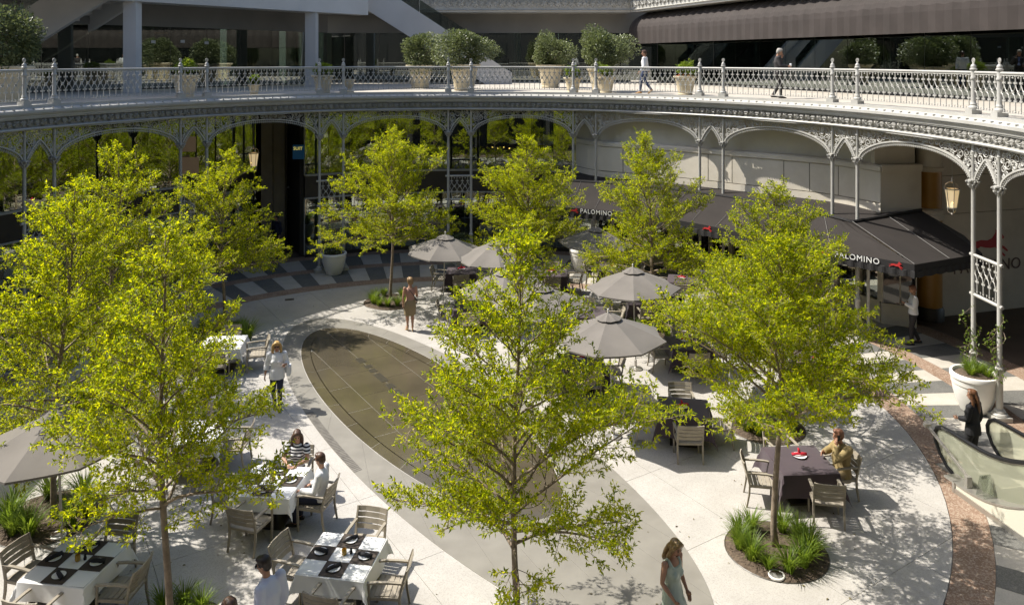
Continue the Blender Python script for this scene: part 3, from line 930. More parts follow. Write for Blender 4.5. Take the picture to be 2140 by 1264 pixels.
# the pier to the right of the corner, the ochre column and the logo wall
pc = wall_pts(1840, 1840, 0, 1)[0]
w2 = Vector((13.35, 25.75, 0))
wq = (w2 - pc).normalized(); wk = Vector((-wq.y, wq.x, 0))
if wk.y < 0: wk = -wk
for nm, off, th, z0, z1 in (('corner_wall', 0.13, 0.26, 3.4, 5.06), ('ledge', 0.10, 0.34, 5.06, 5.27), ('upper_wall', 0.42, 0.2, 5.27, 6.53)):
    m = MB(); m.bar(pc + wk * off + wq * 0.005 + Vector((0, 0, (z0 + z1) / 2)), w2 + wk * off + Vector((0, 0, (z0 + z1) / 2)), th, z1 - z0); spart(m, nm, M['cream'])
yc = Vector((14.0, 26.5, 0))
m = MB(); m.lathe([(0.40, 0.45), (0.40, 3.35)], 24, yc); m.lathe([(0.38, 3.75), (0.38, 4.95)], 24, yc); ycol = spart(m, 'round_column', M['yellow'], None, True, 40)
m = MB(); m.lathe([(0.46, 0.0), (0.46, 0.35), (0.41, 0.45)], 24, yc); spart(m, 'plinth', M['fascia'], None, True, 40)
m = MB(); m.lathe([(0.41, 3.35), (0.47, 3.40), (0.47, 3.52), (0.42, 3.56), (0.42, 3.66), (0.46, 3.70), (0.39, 3.75)], 24, yc); spart(m, 'column_band', M['cream'], None, True, 40)
m = MB(); m.lathe([(0.39, 4.95), (0.45, 5.0), (0.45, 5.1), (0.40, 5.14), (0.40, 6.6)], 24, yc); spart(m, 'column_capital', M['cream'], None, True, 40)
lw0, lw1 = Vector((14.5, 26.85, 0)), Vector((22.5, 29.2, 0))
m = MB(); m.bar(lw0 + Vector((0, 0, 1.72)), lw1 + Vector((0, 0, 1.72)), 0.3, 3.44); m.bar(lw0 + Vector((0, 0, 4.1)), lw1 + Vector((0, 0, 4.1)), 0.3, 1.28); m.bar(lw0 + Vector((0, 0, 5.68)), lw1 + Vector((0, 0, 5.68)), 0.3, 1.84)
spart(m, 'logo_wall', M['cream'])

# restaurant windows under the canopy
fd = 1.9
ra0, ra1 = ang_px(1200, fd), ang_px(1842, fd)
m = MB(); arcbox(m, ra0, ra1, fd - 0.05, fd + 0.2, 0.0, 0.62); arcbox(m, ra0, ra1, fd - 0.09, fd + 0.2, 0.62, 0.72); arcbox(m, ra0, ra1, fd - 0.05, fd + 0.2, 2.35, 3.4); fix_normals(spart(m, 'window_wall', M['cream']))
npn = 15
for i in range(npn + 1):
    a = ra0 + (ra1 - ra0) * i / npn
    m = MB(); b = E(a, fd, 0); m.bar(b + Vector((0, 0, 0.7)), b + Vector((0, 0, 2.4)), 0.18, 0.16, up=(math.cos(R(a)), math.sin(R(a)), 0)); spart(m, 'window_post', M['cream'])
    if i < npn:
        a2 = ra0 + (ra1 - ra0) * (i + 1) / npn
        m = MB(); m.bar(E(a, fd + 0.05, 1.53), E(a2, fd + 0.05, 1.53), 0.012, 1.64); spart(m, 'window_pane', M['glass'])
m = MB(); m.bar(E(ra1, fd, 1.7), w2 + Vector((-0.2, -0.1, 1.7)), 0.25, 3.4); spart(m, 'end_wall', M['cream'])
q0, q1 = E(ra1, fd, 0), w2 + Vector((-0.2, -0.1, 0)); qd = (q1 - q0).normalized(); qn = Vector((qd.y, -qd.x, 0))
if qn.y > 0: qn = -qn
for f0, f1 in ((0.06, 0.52), (0.56, 0.97)):
    a_, b_ = q0.lerp(q1, f0) + qn * 0.128, q0.lerp(q1, f1) + qn * 0.128
    m = MB(); m.bar(a_ + Vector((0, 0, 1.52)), b_ + Vector((0, 0, 1.52)), 0.01, 1.66); spart(m, 'window_pane', M['dark_pane'])
m = MB(); m.bar(q0 + qn * 0.14 + Vector((0, 0, 0.66)), q1 + qn * 0.14 + Vector((0, 0, 0.66)), 0.1, 0.06); spart(m, 'sill', M['cream'])

def text_mesh(txt, size, depth=0.012, spacing=1.0):
    cu = bpy.data.curves.new('t', 'FONT')
    cu.body = txt; cu.size = size; cu.extrude = depth / 2; cu.align_x = 'CENTER'; cu.align_y = 'CENTER'
    cu.space_character = spacing; cu.resolution_u = 3
    o = bpy.data.objects.new('t', cu); COL.objects.link(o)
    dg = bpy.context.evaluated_depsgraph_get(); dg.update()
    me = bpy.data.meshes.new_from_object(o.evaluated_get(dg))
    bpy.data.objects.remove(o); bpy.data.curves.remove(cu)
    return me
def text_on(name, txt, size, pos, xdir, m, parent, pinv, depth=0.012, spacing=1.0, up=(0, 0, 1)):
    me = text_mesh(txt, size, depth, spacing); me.name = name
    me.materials.clear(); me.materials.append(m)
    x = Vector(xdir).normalized(); z = Vector(up); z = (z - x * z.dot(x)).normalized(); y = z
    nrm = x.cross(y)
    mw = Matrix((( x.x, y.x, nrm.x, pos[0]), (x.y, y.y, nrm.y, pos[1]), (x.z, y.z, nrm.z, pos[2]), (0, 0, 0, 1)))
    return inst(name, me, parent, mw=pinv @ mw)
HORSE = [(-1.0, -0.02), (-0.72, 0.14), (-0.55, 0.2), (-0.3, 0.24), (0.05, 0.2), (0.3, 0.28), (0.42, 0.42), (0.52, 0.55), (0.5, 0.68), (0.6, 0.6), (0.68, 0.72), (0.72, 0.58), (0.86, 0.46), (0.98, 0.3), (0.92, 0.22),
         (0.74, 0.28), (0.66, 0.1), (0.78, -0.02), (1.0, -0.12), (1.2, -0.3), (1.16, -0.36), (0.94, -0.22), (0.7, -0.14), (0.86, -0.34), (1.06, -0.52), (0.98, -0.56), (0.74, -0.38), (0.5, -0.12), (0.2, -0.14), (-0.1, -0.1),
         (-0.35, -0.04), (-0.5, -0.12), (-0.78, -0.2), (-0.98, -0.4), (-1.06, -0.36), (-0.9, -0.16), (-0.66, -0.02), (-0.74, 0.06), (-1.0, -0.08), (-1.1, -0.06)]
def horse(name, size, pos, xdir, parent, pinv, m):
    mb = MB()
    h = [(p[0] * size, p[1] * size) for p in HORSE]
    if area(h) < 0: h = h[::-1]
    mb.prism(h, -0.006, 0.006)
    me = mb.mesh(name, m)
    x = Vector(xdir).normalized(); y = Vector((0, 0, 1)); nrm = x.cross(y)
    mw = Matrix(((x.x, y.x, nrm.x, pos[0]), (x.y, y.y, nrm.y, pos[1]), (x.z, y.z, nrm.z, pos[2]), (0, 0, 0, 1)))
    return inst(name, me, parent, mw=pinv @ mw)
wd = (lw1 - lw0).normalized(); wn_ = Vector((wd.y, -wd.x, 0))
def on_wall(px, z):
    """point on the logo wall face at photo column px"""
    s = (px - 1070) / FPX
    p0 = lw0 + wn_ * 0.165
    t = (s * p0.y - p0.x) / (wd.x - s * wd.y)
    return p0 + wd * t + Vector((0, 0, z))
y_ = on_wall(2066, 0).y
text_on('wall_lettering', 'PALOMINO', 0.56, on_wall(2064, EYE - (556 - YH) * y_ / FPX), wd, M['dark_letter'], shop, GI, 0.01, 1.05)
horse('wall_emblem', 0.78, on_wall(2062, EYE - (512 - YH) * y_ / FPX), wd, shop, GI, M['red'])

# blue shop sign in the upper window
sp_ = E(ang_px(624, D + 0.0), D + 0.0, 0)
sy_ = sp_.y; sg = Vector((sp_.x, sp_.y, EYE - (318 - YH) * sy_ / FPX))
m = MB(); m.box(sg, (0.5, 0.05, 0.62)); sgn = spart(m, 'window_sign', M['blue_sign'])
text_on('sign_lettering', 'SUIT', 0.2, sg + Vector((-0.02, -0.034, 0.15)), (1, 0, 0), M['yellow_letter'], sgn, GI)

# ---------------------------------------------------------------- restaurant canopy
can = thing('restaurant_awning', 'long dark canvas awning lettered PALOMINO over the restaurant front', 'awning', (EC[0], EC[1], 0))
def cpart(mb, name, m, parent=None):
    mb.v = [(p[0] - EC[0], p[1] - EC[1], p[2]) for p in mb.v]
    return fix_normals(mb.build(name, m, parent or can))
ca0, ca1 = ang_px(1165, 0.2), ang_px(1786, -0.2)
ZR, ZE, ZV = 3.62, 2.86, 2.45
de = -1.85                                           # eave, out over the pebble band
top_c = E(ca1, -0.25, ZR + 0.05)
eave_c = G(1911, 553, ZE)
m = MB()
aa = arc_angles(ca0, ca1, 1.5)
vs = []
for a in aa: vs += [E(a, 0.0, 0), E(a, -0.25, ZR + 0.04)]
for i_, a in enumerate(aa):
    e_ = vs[2 * i_ + 1]; px_ = min(1839, max(1204, 1070 + FPX * e_.x / e_.y))
    q_ = wall_pts(px_, px_, 0.03, 1)[0]; vs[2 * i_] = q_ + Vector((0, 0, 3.80))
vs += [w2 + Vector((0, 0, ZR + 0.16))]
fs = [(2 * i, 2 * i + 1, 2 * i + 3, 2 * i + 2) for i in range(len(aa) - 1)] + [(len(vs) - 3, len(vs) - 2, len(vs) - 1)]
m.add(vs, fs); cpart(m, 'flat_roof', M['awning'])
m = MB(); m.tube([E(a, -0.27, ZR + 0.05) for a in aa] + [w2 + Vector((0, 0, ZR + 0.17))], 0.05, 6); cpart(m, 'edge_roll', M['canvas_black'])
npan = 11
def eave_pt(a):
    """eave line: follows the ring, then runs straight to the outer corner"""
    a_s = ca1 + 9.0
    p = E(a, de, ZE)
    if a < a_s:
        t = (a_s - a) / (a_s - ca1)
        q = E(a_s, de, ZE); p = q.lerp(eave_c, min(1, t))
    return p
eave_line = []
for i in range(npan):
    p0, p1 = ca0 + (ca1 - ca0) * i / npan, ca0 + (ca1 - ca0) * (i + 1) / npan
    m = MB(); sub = arc_angles(p0, p1, 1.2); vs = []
    for j, a in enumerate(sub):
        t_, e_ = E(a, -0.28, ZR + 0.03), eave_pt(a)
        for q in range(4):
            f_ = q / 3
            vs.append(t_.lerp(e_, f_) + Vector((0, 0, -0.05 * math.sin(PI * f_))))
        eave_line.append(e_)
    fs = [(4 * j + q, 4 * j + q + 1, 4 * j + q + 5, 4 * j + q + 4) for j in range(len(sub) - 1) for q in range(3)]
    m.add(vs, fs); cpart(m, 'canvas_panel', M['awning'])
    if i:
        m = MB(); m.tube([E(p0, -0.28, ZR + 0.045), eave_pt(p0) + Vector((0, 0, 0.012))], 0.006, 4); cpart(m, 'seam', M['grey_wall'])
eave_r = Vector((14.15, 23.75, ZE))
tr = w2 + Vector((0, 0, ZR + 0.14)); tc = E(ca1, -0.28, ZR + 0.03)
m = MB(); mid = [tc.lerp(tr, .5), eave_c.lerp(eave_r, .5)]
m.add([tc, mid[0], tr, eave_r, mid[1], eave_c], [(0, 1, 4, 5), (1, 2, 3, 4)]); cpart(m, 'end_panel', M['awning'])
er2 = Vector((15.0, 26.2, ZE))
m = MB(); m.add([tr, er2, eave_r], [(0, 1, 2)]); cpart(m, 'end_panel', M['awning'])
for a_, b_ in ((tc, eave_c), (mid[0], mid[1])):
    m = MB(); m.tube([a_ + Vector((0, 0, 0.02)), b_ + Vector((0, 0, 0.02))], 0.008, 4); cpart(m, 'seam', M['grey_wall'])
def valance(pts, name):
    m = MB(); vs = []; fs = []
    dd = [0.0]
    for i in range(1, len(pts)): dd.append(dd[-1] + (pts[i] - pts[i - 1]).length)
    n = max(8, int(dd[-1] / 0.06))
    j = 0
    for i in range(n + 1):
        s = dd[-1] * i / n
        while j < len(dd) - 2 and dd[j + 1] < s: j += 1
        p = pts[j].lerp(pts[j + 1], (s - dd[j]) / max(1e-6, dd[j + 1] - dd[j]))
        sc_ = 0.035 * abs(math.sin(PI * s / 0.45))
        rp = 0.018 * math.sin(2 * PI * s / 0.3)
        vs += [p, p + Vector((0, 0, -0.19)), p + Vector((rp * .3, -0.01 + rp, -0.20)), p + Vector((rp, -0.02 + rp, -0.36 - sc_))]
    for i in range(n):
        for q in (0, 1, 2): fs.append((4 * i + q, 4 * i + q + 1, 4 * i + q + 5, 4 * i + q + 4))
    m.add(vs, fs); return cpart(m, name, M['canvas_black'])
el = []
for p in eave_line:
    if not el or (p - el[-1]).length > 0.02: el.append(p)
valance(el, 'valance'); valance([eave_c, eave_r], 'valance'); valance([eave_r, er2], 'valance')
def on_eave(px, pts):
    s = (px - 1070) / FPX
    for i in range(len(pts) - 1):
        a, b = pts[i], pts[i + 1]; d = b - a
        den = d.x - s * d.y
        if abs(den) < 1e-9: continue
        t = (s * a.y - a.x) / den
        if 0 <= t <= 1: return a + d * t, d.normalized()
    return pts[0], (pts[1] - pts[0]).normalized()
for px, what in ((1791, 't'), (1872, 'h'), (1246, 't'), (1199, 'h'), (1478, 'h'), (1722, 'h')):
    p, d = on_eave(px, el)
    nrm = Vector((d.y, -d.x, 0))
    if nrm.y > 0: nrm = -nrm
    p = p + nrm * 0.022 + Vector((0, 0, -0.10))
    if what == 't': text_on('awning_lettering', 'PALOMINO', 0.24, p, d, M['white_letter'], can, GI, 0.01, 1.12)
    else: horse('awning_emblem', 0.17, p + Vector((0, 0, -0.01)), d, can, GI, M['red'])
# slim posts under the eave
for px in (1782, 1560, 1330):
    a = ang_px(px, -0.1)
    m = MB(); b = E(a, 0.55, 0); m.tube([b, b + Vector((0, 0, ZR))], 0.05, 10); cpart(m, 'awning_post', M['pole'])
# ---------------------------------------------------------------- upper terrace
m = MB()
aa = arc_angles(A0, A1, 2.0)
vs = []
for a in aa:
    x, y = E(a, 0.17)
    dx, dy = math.cos(R(a)), math.sin(R(a))
    vs += [(x, y, ZT), (EC[0] + dx * 46, EC[1] + dy * 46, ZT), (x, y, ZT - 0.06), (EC[0] + dx * 46, EC[1] + dy * 46, ZT - 0.06)]
fs = []
for i in range(len(aa) - 1):
    b, c = 4 * i, 4 * i + 4
    fs += [(b, c, c + 1, b + 1), (b + 2, b + 3, c + 3, c + 2), (b, b + 2, c + 2, c), (b + 1, c + 1, c + 3, b + 3)]
m.add(vs, fs)
fix_normals(tag(m.build('terrace_floor', M['terrace']), kind='structure'))

# left pavilion: white posts carry a white beam; dark glass set back behind them
pav = thing('glass_pavilion', 'upper-level pavilion of dark glass with two square white posts and white roof beam', 'building', (-16.2, 33.7, ZT))
def tpart(mb, name, m, own, smooth=False, angle=None, parent=None):
    L = own.location
    mb.v = [(p[0] - L[0], p[1] - L[1], p[2] - L[2]) for p in mb.v]
    return mb.build(name, m, parent or own, smooth, angle)
P0 = Vector((-16.2, 33.7, 0)); PD = Vector((0.595, 0.804, 0)).normalized(); PN = Vector((-PD.y, PD.x, 0))
for t, w in ((0.0, 0.54), (9.58, 0.56)):
    b = P0 + PD * t
    m = MB(); m.bar(b + Vector((0, 0, ZT)), b + Vector((0, 0, 11.2)), w, w, up=(0, 1, 0)); tpart(m, 'post', M['white_wall'], pav)
tA, tB = -14.0, 13.2
m = MB()
def pslab(mb, t0, t1, n0, n1, z0, z1):
    c = [P0 + PD * t + PN * n for t, n in ((t0, n0), (t1, n0), (t1, n1), (t0, n1))]
    mb.add([(p.x, p.y, z) for z in (z0, z1) for p in c], [(3, 2, 1, 0), (4, 5, 6, 7), (0, 1, 5, 4), (1, 2, 6, 5), (2, 3, 7, 6), (3, 0, 4, 7)])
pslab(m, tA, tB, -0.4, 0.4, 11.15, 15.8); tpart(m, 'roof_beam_shade_wall', M['white_wall'], pav)  # upper part added above the view, to shade the terrace floor
m = MB(); pslab(m, tA, tB, 0.4, 4.0, 11.3, 11.6); tpart(m, 'ceiling', M['white_wall'], pav)
m = MB(); pslab(m, tA, tB, 3.0, 3.3, 10.25, 11.3); tpart(m, 'upper_wall', M['grey_wall'], pav)
m = MB(); pslab(m, tA, tB, 3.0, 3.2, 7.27, 7.36); tpart(m, 'sill', M['frame_dark'], pav)
npp = 14
for i in range(npp):
    t0, t1 = tA + (tB - tA) * i / npp, tA + (tB - tA) * (i + 1) / npp
    m = MB(); pslab(m, t0 + 0.012, t1 - 0.012, 3.05, 3.065, 7.36, 10.25); tpart(m, 'pane', M['glass_up'], pav)
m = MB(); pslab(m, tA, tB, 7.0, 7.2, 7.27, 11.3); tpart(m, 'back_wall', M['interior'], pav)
for t in (2.5, 7.2, 11.0):
    m = MB(); pslab(m, t, t + 0.7, 4.0, 4.6, 7.27, 11.3); tpart(m, 'inner_column', M['inner_col'], pav)
# a ceiling fan and small notices inside
m = MB(); c = P0 + PD * 3.2 + PN * 5 + Vector((0, 0, 10.0))
for k in range(4):
    q = PI / 2 * k + 0.4; m.bar(c, c + Vector((math.cos(q) * 1.1, math.sin(q) * 1.1, 0)), 0.16, 0.03)
m.tube([c, c + Vector((0, 0, 1.2))], 0.03, 6); tpart(m, 'ceiling_fan', mat('fan_timber_glow', (0.3, 0.13, 0.05), 0.5, emit=(1, .45, .15), estr=0.05), pav)  # faint warm glow put into the fan, which is no lamp
for t, z in ((2.5, 9.45), (4.0, 9.5), (5.3, 9.45)):
    m = MB(); pslab(m, t, t + 0.22, 3.02, 3.04, z, z + 0.14); tpart(m, 'notice', M['white_wall'], pav)

# stairs climbing left to an upper level, with a solid white side
def stair(name, label, y, x0, z_slope, flip, right_x):
    st = thing(name, label, 'staircase', (right_x, y, ZT))
    s = -1 if flip else 1
    def X(dx): return right_x - s * dx
    # profile in the plane y: dx measured from the foot
    top = [(0.0, 7.9), (7.2, 12.62), (14, 17.0)]
    bot = [(14, 15.1), (1.55, 7.275), (0.0, 7.275)]
    for yy, nm in ((y, 'side_wall'), (y + 2.4, 'side_wall')):
        mb = MB(); pl = top + bot
        vs = [(X(a), yy, b) for a, b in pl] + [(X(a), yy + 0.25, b) for a, b in pl]
        n = len(pl)
        mb.add(vs, [tuple(range(n)), tuple(range(2 * n - 1, n - 1, -1))] + [(i, n + i, n + (i + 1) % n, (i + 1) % n) for i in range(n)])
        fix_normals(tpart(mb, nm, M['white_wall'], st))
    for k in range(34):
        mb = MB(); mb.box((X(0.5 + 0.4 * k), y + 1.32, 7.27 + 0.13 + 0.258 * k), (0.44, 2.1, 0.26)); tpart(mb, 'step', M['white_wall'], st)
    for k in range(7):
        a0, a1 = 0.2 + 1.7 * k, 0.2 + 1.7 * (k + 1) - 0.03
        z0 = 7.9 + a0 * 0.652; z1 = 7.9 + a1 * 0.652
        mb = MB()
        mb.add([(X(a0), y + 0.12, z0), (X(a1), y + 0.12, z1), (X(a1), y + 0.12, z1 + 0.75), (X(a0), y + 0.12, z0 + 0.75), (X(a0), y + 0.135, z0), (X(a1), y + 0.135, z1), (X(a1), y + 0.135, z1 + 0.75), (X(a0), y + 0.135, z0 + 0.75)],
               [(0, 1, 2, 3), (7, 6, 5, 4), (0, 4, 5, 1), (1, 5, 6, 2), (2, 6, 7, 3), (3, 7, 4, 0)])
        fix_normals(tpart(mb, 'glass_panel', M['glass_up'], st))
    return st
stair('staircase', 'white solid-sided staircase with glass guard climbing left behind the potted shrubs', 45.0, 0, 0, False, 0.0)
stair('staircase', 'white sloping stair side at the top left corner over the big shrub', 32.8, 0, 0, True, -24.6)

# the back and right wings of the upper level
wing = thing('terrace_wing', 'grey upper-level wing with ornamented iron frieze and long dark windows', 'building', (7.2, 48.0, ZT))
C0 = Vector((7.25, 48.2, 0)); BD = Vector((-1, 0, 0)); RD = Vector((8.4, -24.0, 0)).normalized(); RN = Vector((-RD.y, RD.x, 0))
# back wall
m = MB(); m.box((-6.0, 50.1, 11.2), (35, 0.3, 1.7)); tpart(m, 'upper_wall', M['grey_wall'], wing)
m = MB(); m.box((-8.0, 49.9, 7.32), (31, 0.2, 0.1)); tpart(m, 'sill', M['frame_dark'], wing)
for i in range(-2, 14):
    m = MB(); m.box((7.0 - 2.2 * (i + 0.5), 50.0, 8.86), (2.17, 0.015, 3.0)); tpart(m, 'pane', M['glass_up'], wing)
m = MB(); m.box((-5, 54, 9.3), (38, 0.2, 4.2)); tpart(m, 'back_wall', M['interior'], wing)
for x in (0.35, -4.0, 3.2):
    m = MB(); m.box((x, 50.6, 9.0), (0.45, 0.4, 3.5)); tpart(m, 'inner_column', M['inner_col'], wing)
m = MB(); m.box((1.5, 51.5, 9.0), (0.9, 0.1, 2.4)); tpart(m, 'inner_door', mat('brown_door', (0.09, 0.06, 0.03), 0.5), wing)
# upper gallery: cornice, frieze, ornaments, railing foot
def strip(a, b, prof, name, m_, parent=None):
    """sweep prof (out, z) along the line a-b; out is measured towards the court"""
    d = (b - a).normalized(); o_ = Vector((d.y, -d.x, 0))
    mb = MB(); k = len(prof)
    vs = [p + o_ * q + Vector((0, 0, z)) for p in (a, b) for q, z in prof]
    mb.add(vs, [(j, (j + 1) % k, k + (j + 1) % k, k + j) for j in range(k)] + [tuple(range(k - 1, -1, -1)), tuple(range(k, 2 * k))])
    return fix_normals(tpart(mb, name, m_, wing, parent=parent))
B0, B1 = Vector((-24, 48.2, 0)), C0
R0, R1 = C0, C0 + RD * 46
for a, b in ((B0, B1), (R0, R1)):
    strip(a, b, [(-2.2, 11.55), (0.0, 11.55), (0.0, 11.65), (0.08, 11.68), (0.0, 11.72), (0.0, 12.35), (0.15, 12.4), (0.35, 12.55), (0.4, 12.6), (0.4, 12.72), (-0.1, 12.8), (-2.2, 12.8)], 'gallery_cornice', M['iron'])
    d = (b - a).normalized(); o_ = Vector((d.y, -d.x, 0)); L = (b - a).length
    n = int(L / 0.42); rz = math.atan2(o_.y, o_.x) + PI / 2
    for i in range(n):
        p = a + d * ((i + 0.5) * L / n) + o_ * 0.01 + Vector((0, 0, 12.05))
        px_ = 1070 + FPX * p.x / p.y if p.y > 3 else 9999
        if not (840 < px_ < 1700): continue
        inst('leaf_ornament' if i % 2 else 'grape_ornament', leaf_me if i % 2 else gr_me, wing,
             mw=Matrix.Translation(-wing.location) @ Matrix.Translation(p) @ Matrix.Rotation(rz, 4, 'Z') @ Matrix.Diagonal((1.8, 1.6, 2.0, 1)))
# right wing wall, panes
BK = -RN if RN.x < 0 else RN                       # away from the court
RB0 = R0 + BK * 1.9
m = MB(); m.bar(RB0 + Vector((0, 0, 10.9)) - RD * 0.0, RB0 + RD * 44 + Vector((0, 0, 10.9)), 0.3, 1.5); tpart(m, 'upper_wall', M['grey_wall'], wing)
for i in range(22):
    a, b = RB0 + RD * (2.0 * i + 0.015), RB0 + RD * (2.0 * i + 1.985)
    m = MB(); m.bar(a + Vector((0, 0, 8.75)), b + Vector((0, 0, 8.75)), 0.015, 2.9); tpart(m, 'pane', M['glass_up'], wing)
    m = MB(); c = RB0 + RD * (2.0 * i) + BK * 0.04; m.bar(c + Vector((0, 0, 7.3)), c + Vector((0, 0, 10.2)), 0.03, 0.05, up=(BK.x, BK.y, 0)); tpart(m, 'mullion', M['frame_dark'], wing)
m = MB(); m.bar(RB0 + BK * 4 + Vector((0, 0, 9)), RB0 + BK * 4 + RD * 44 + Vector((0, 0, 9)), 0.2, 3.6); tpart(m, 'back_wall', M['interior'], wing)
m = MB(); m.bar(RB0 + BK * 2 + Vector((0, 0, 10.9)), RB0 + BK * 2 + RD * 44 + Vector((0, 0, 10.9)), 4.2, 0.2); tpart(m, 'ceiling', M['interior'], wing)
m = MB(); m.bar(RB0 + Vector((0, 0, 7.33)), RB0 + RD * 44 + Vector((0, 0, 7.33)), 0.16, 0.12); tpart(m, 'sill', M['frame_dark'], wing)
for t in (6, 13, 19, 24):
    m = MB(); c = RB0 + RD * t + BK * 1.0; m.bar(c + Vector((0, 0, 7.3)), c + Vector((0, 0, 10.8)), 0.5, 0.5); tpart(m, 'inner_column', M['inner_col'], wing)

# barrel awning along the right wing
baw = thing('barrel_awning', 'long brown-grey barrel-vaulted canvas awning over the upper terrace windows', 'awning', tuple(C0 + Vector((0, 0, 9.6))))
s0 = -0.25
W_A = 1.85
nb_ = 64; LB = 43.0
prof = [(0.0, 9.62), (0.0, 10.36)] + [(W_A * math.sin(q * PI / 2 / 9) ** 1.0, 10.36 + 1.2 * (1 - (1 - math.sin(q * PI / 18)) ** 1.6) ) for q in range(1, 10)]
prof = [(0.0, 9.62), (0.0, 10.36)] + [(W_A * (1 - math.cos(q * PI / 18)), 10.36 + 1.22 * math.sin(q * PI / 18)) for q in range(1, 10)]
for i in range(nb_):
    t0, t1 = LB * i / nb_ + s0, LB * (i + 1) / nb_ + s0
    m = MB(); k = len(prof); vs = []
    for t, puff in ((t0, 0), ((t0 + t1) / 2, 0.05), (t1, 0)):
        for j, (q, z) in enumerate(prof):
            vs.append(R0 + RD * t + BK * (q - puff * 0.7) + Vector((0, 0, z - 0.0 + (puff if j > 1 else 0))))
    m.add(vs, [(a * k + j, (a + 1) * k + j, (a + 1) * k + j + 1, a * k + j + 1) for a in range(2) for j in range(k - 1)])
    if i == 0: me0 = None
    tpart(m, 'canvas_panel', M['awning_up'], baw)
m = MB(); k = len(prof)
m.add([R0 + RD * s0 + BK * q + Vector((0, 0, z)) for q, z in prof] + [R0 + RD * s0 + BK * W_A + Vector((0, 0, 9.62))], [tuple(range(k + 1))]); tpart(m, 'end_panel', M['canvas_black'], baw)
m = MB(); m.bar(R0 + RD * s0 + BK * 0.03 + Vector((0, 0, 9.64)), R0 + RD * (LB + s0) + BK * 0.03 + Vector((0, 0, 9.64)), 0.04, 0.04); tpart(m, 'front_bar', M['steel'], baw)

# the near side of the court, behind and below the camera, seen only in the glass
opp = thing('facing_building', 'dark bronze building with a projecting terrace across the court', 'building', (0, -6, 0))
clad = mat('dark_bronze_cladding', (0.05, 0.048, 0.045), 0.6)
m = MB(); m.box((0, -8, 12), (90, 4, 24)); tpart(m, 'wall', clad, opp)
m = MB(); m.box((0, -2.1, 6.9), (70, 7.8, 0.6)); tpart(m, 'terrace_slab', M['terrace'], opp)
for i in range(15):
    m = MB(); m.box((-28 + 4 * i, 1.2, 3.3), (0.4, 0.4, 6.6)); tpart(m, 'pier', clad, opp)
for f in range(6):
    for i in range(20):
        m = MB(); m.box((-38 + 4 * i, -5.98, 2 + 3.8 * f), (2.4, 0.06, 2.4)); tpart(m, 'window', M['frame_dark'], opp)
# ---------------------------------------------------------------- trees
def unit(v):
    return v / np.maximum(1e-9, np.linalg.norm(v, axis=-1, keepdims=True))

def leaves_mesh(name, P, Dn, size, m, seed, wide=0.36, jit=0.5):
    """one folded lance-shaped leaf (two triangles) at each point P pointing along Dn"""
    rs = np.random.RandomState(seed)
    n = len(P)
    d = unit(Dn + rs.normal(0, jit, (n, 3)))
    up = np.tile(np.array([0, 0, 1.0]), (n, 1)) + rs.normal(0, 0.55, (n, 3))
    s = unit(np.cross(d, up)); u = np.cross(s, d)
    L = (size * rs.uniform(0.65, 1.25, n))[:, None]
    w = L * wide * 0.5
    fold = L * 0.07
    base = P; tip = P + d * L - u * L * 0.12
    mid = P + d * L * 0.45
    V = np.stack([base, mid + s * w + u * fold, tip, mid - s * w + u * fold], 1).reshape(-1, 3)
    i = np.arange(n)[:, None] * 4
    F = np.concatenate([i + np.array([[0, 1, 2]]), i + np.array([[0, 2, 3]])], 0)
    return np_mesh(name, V, F, m)

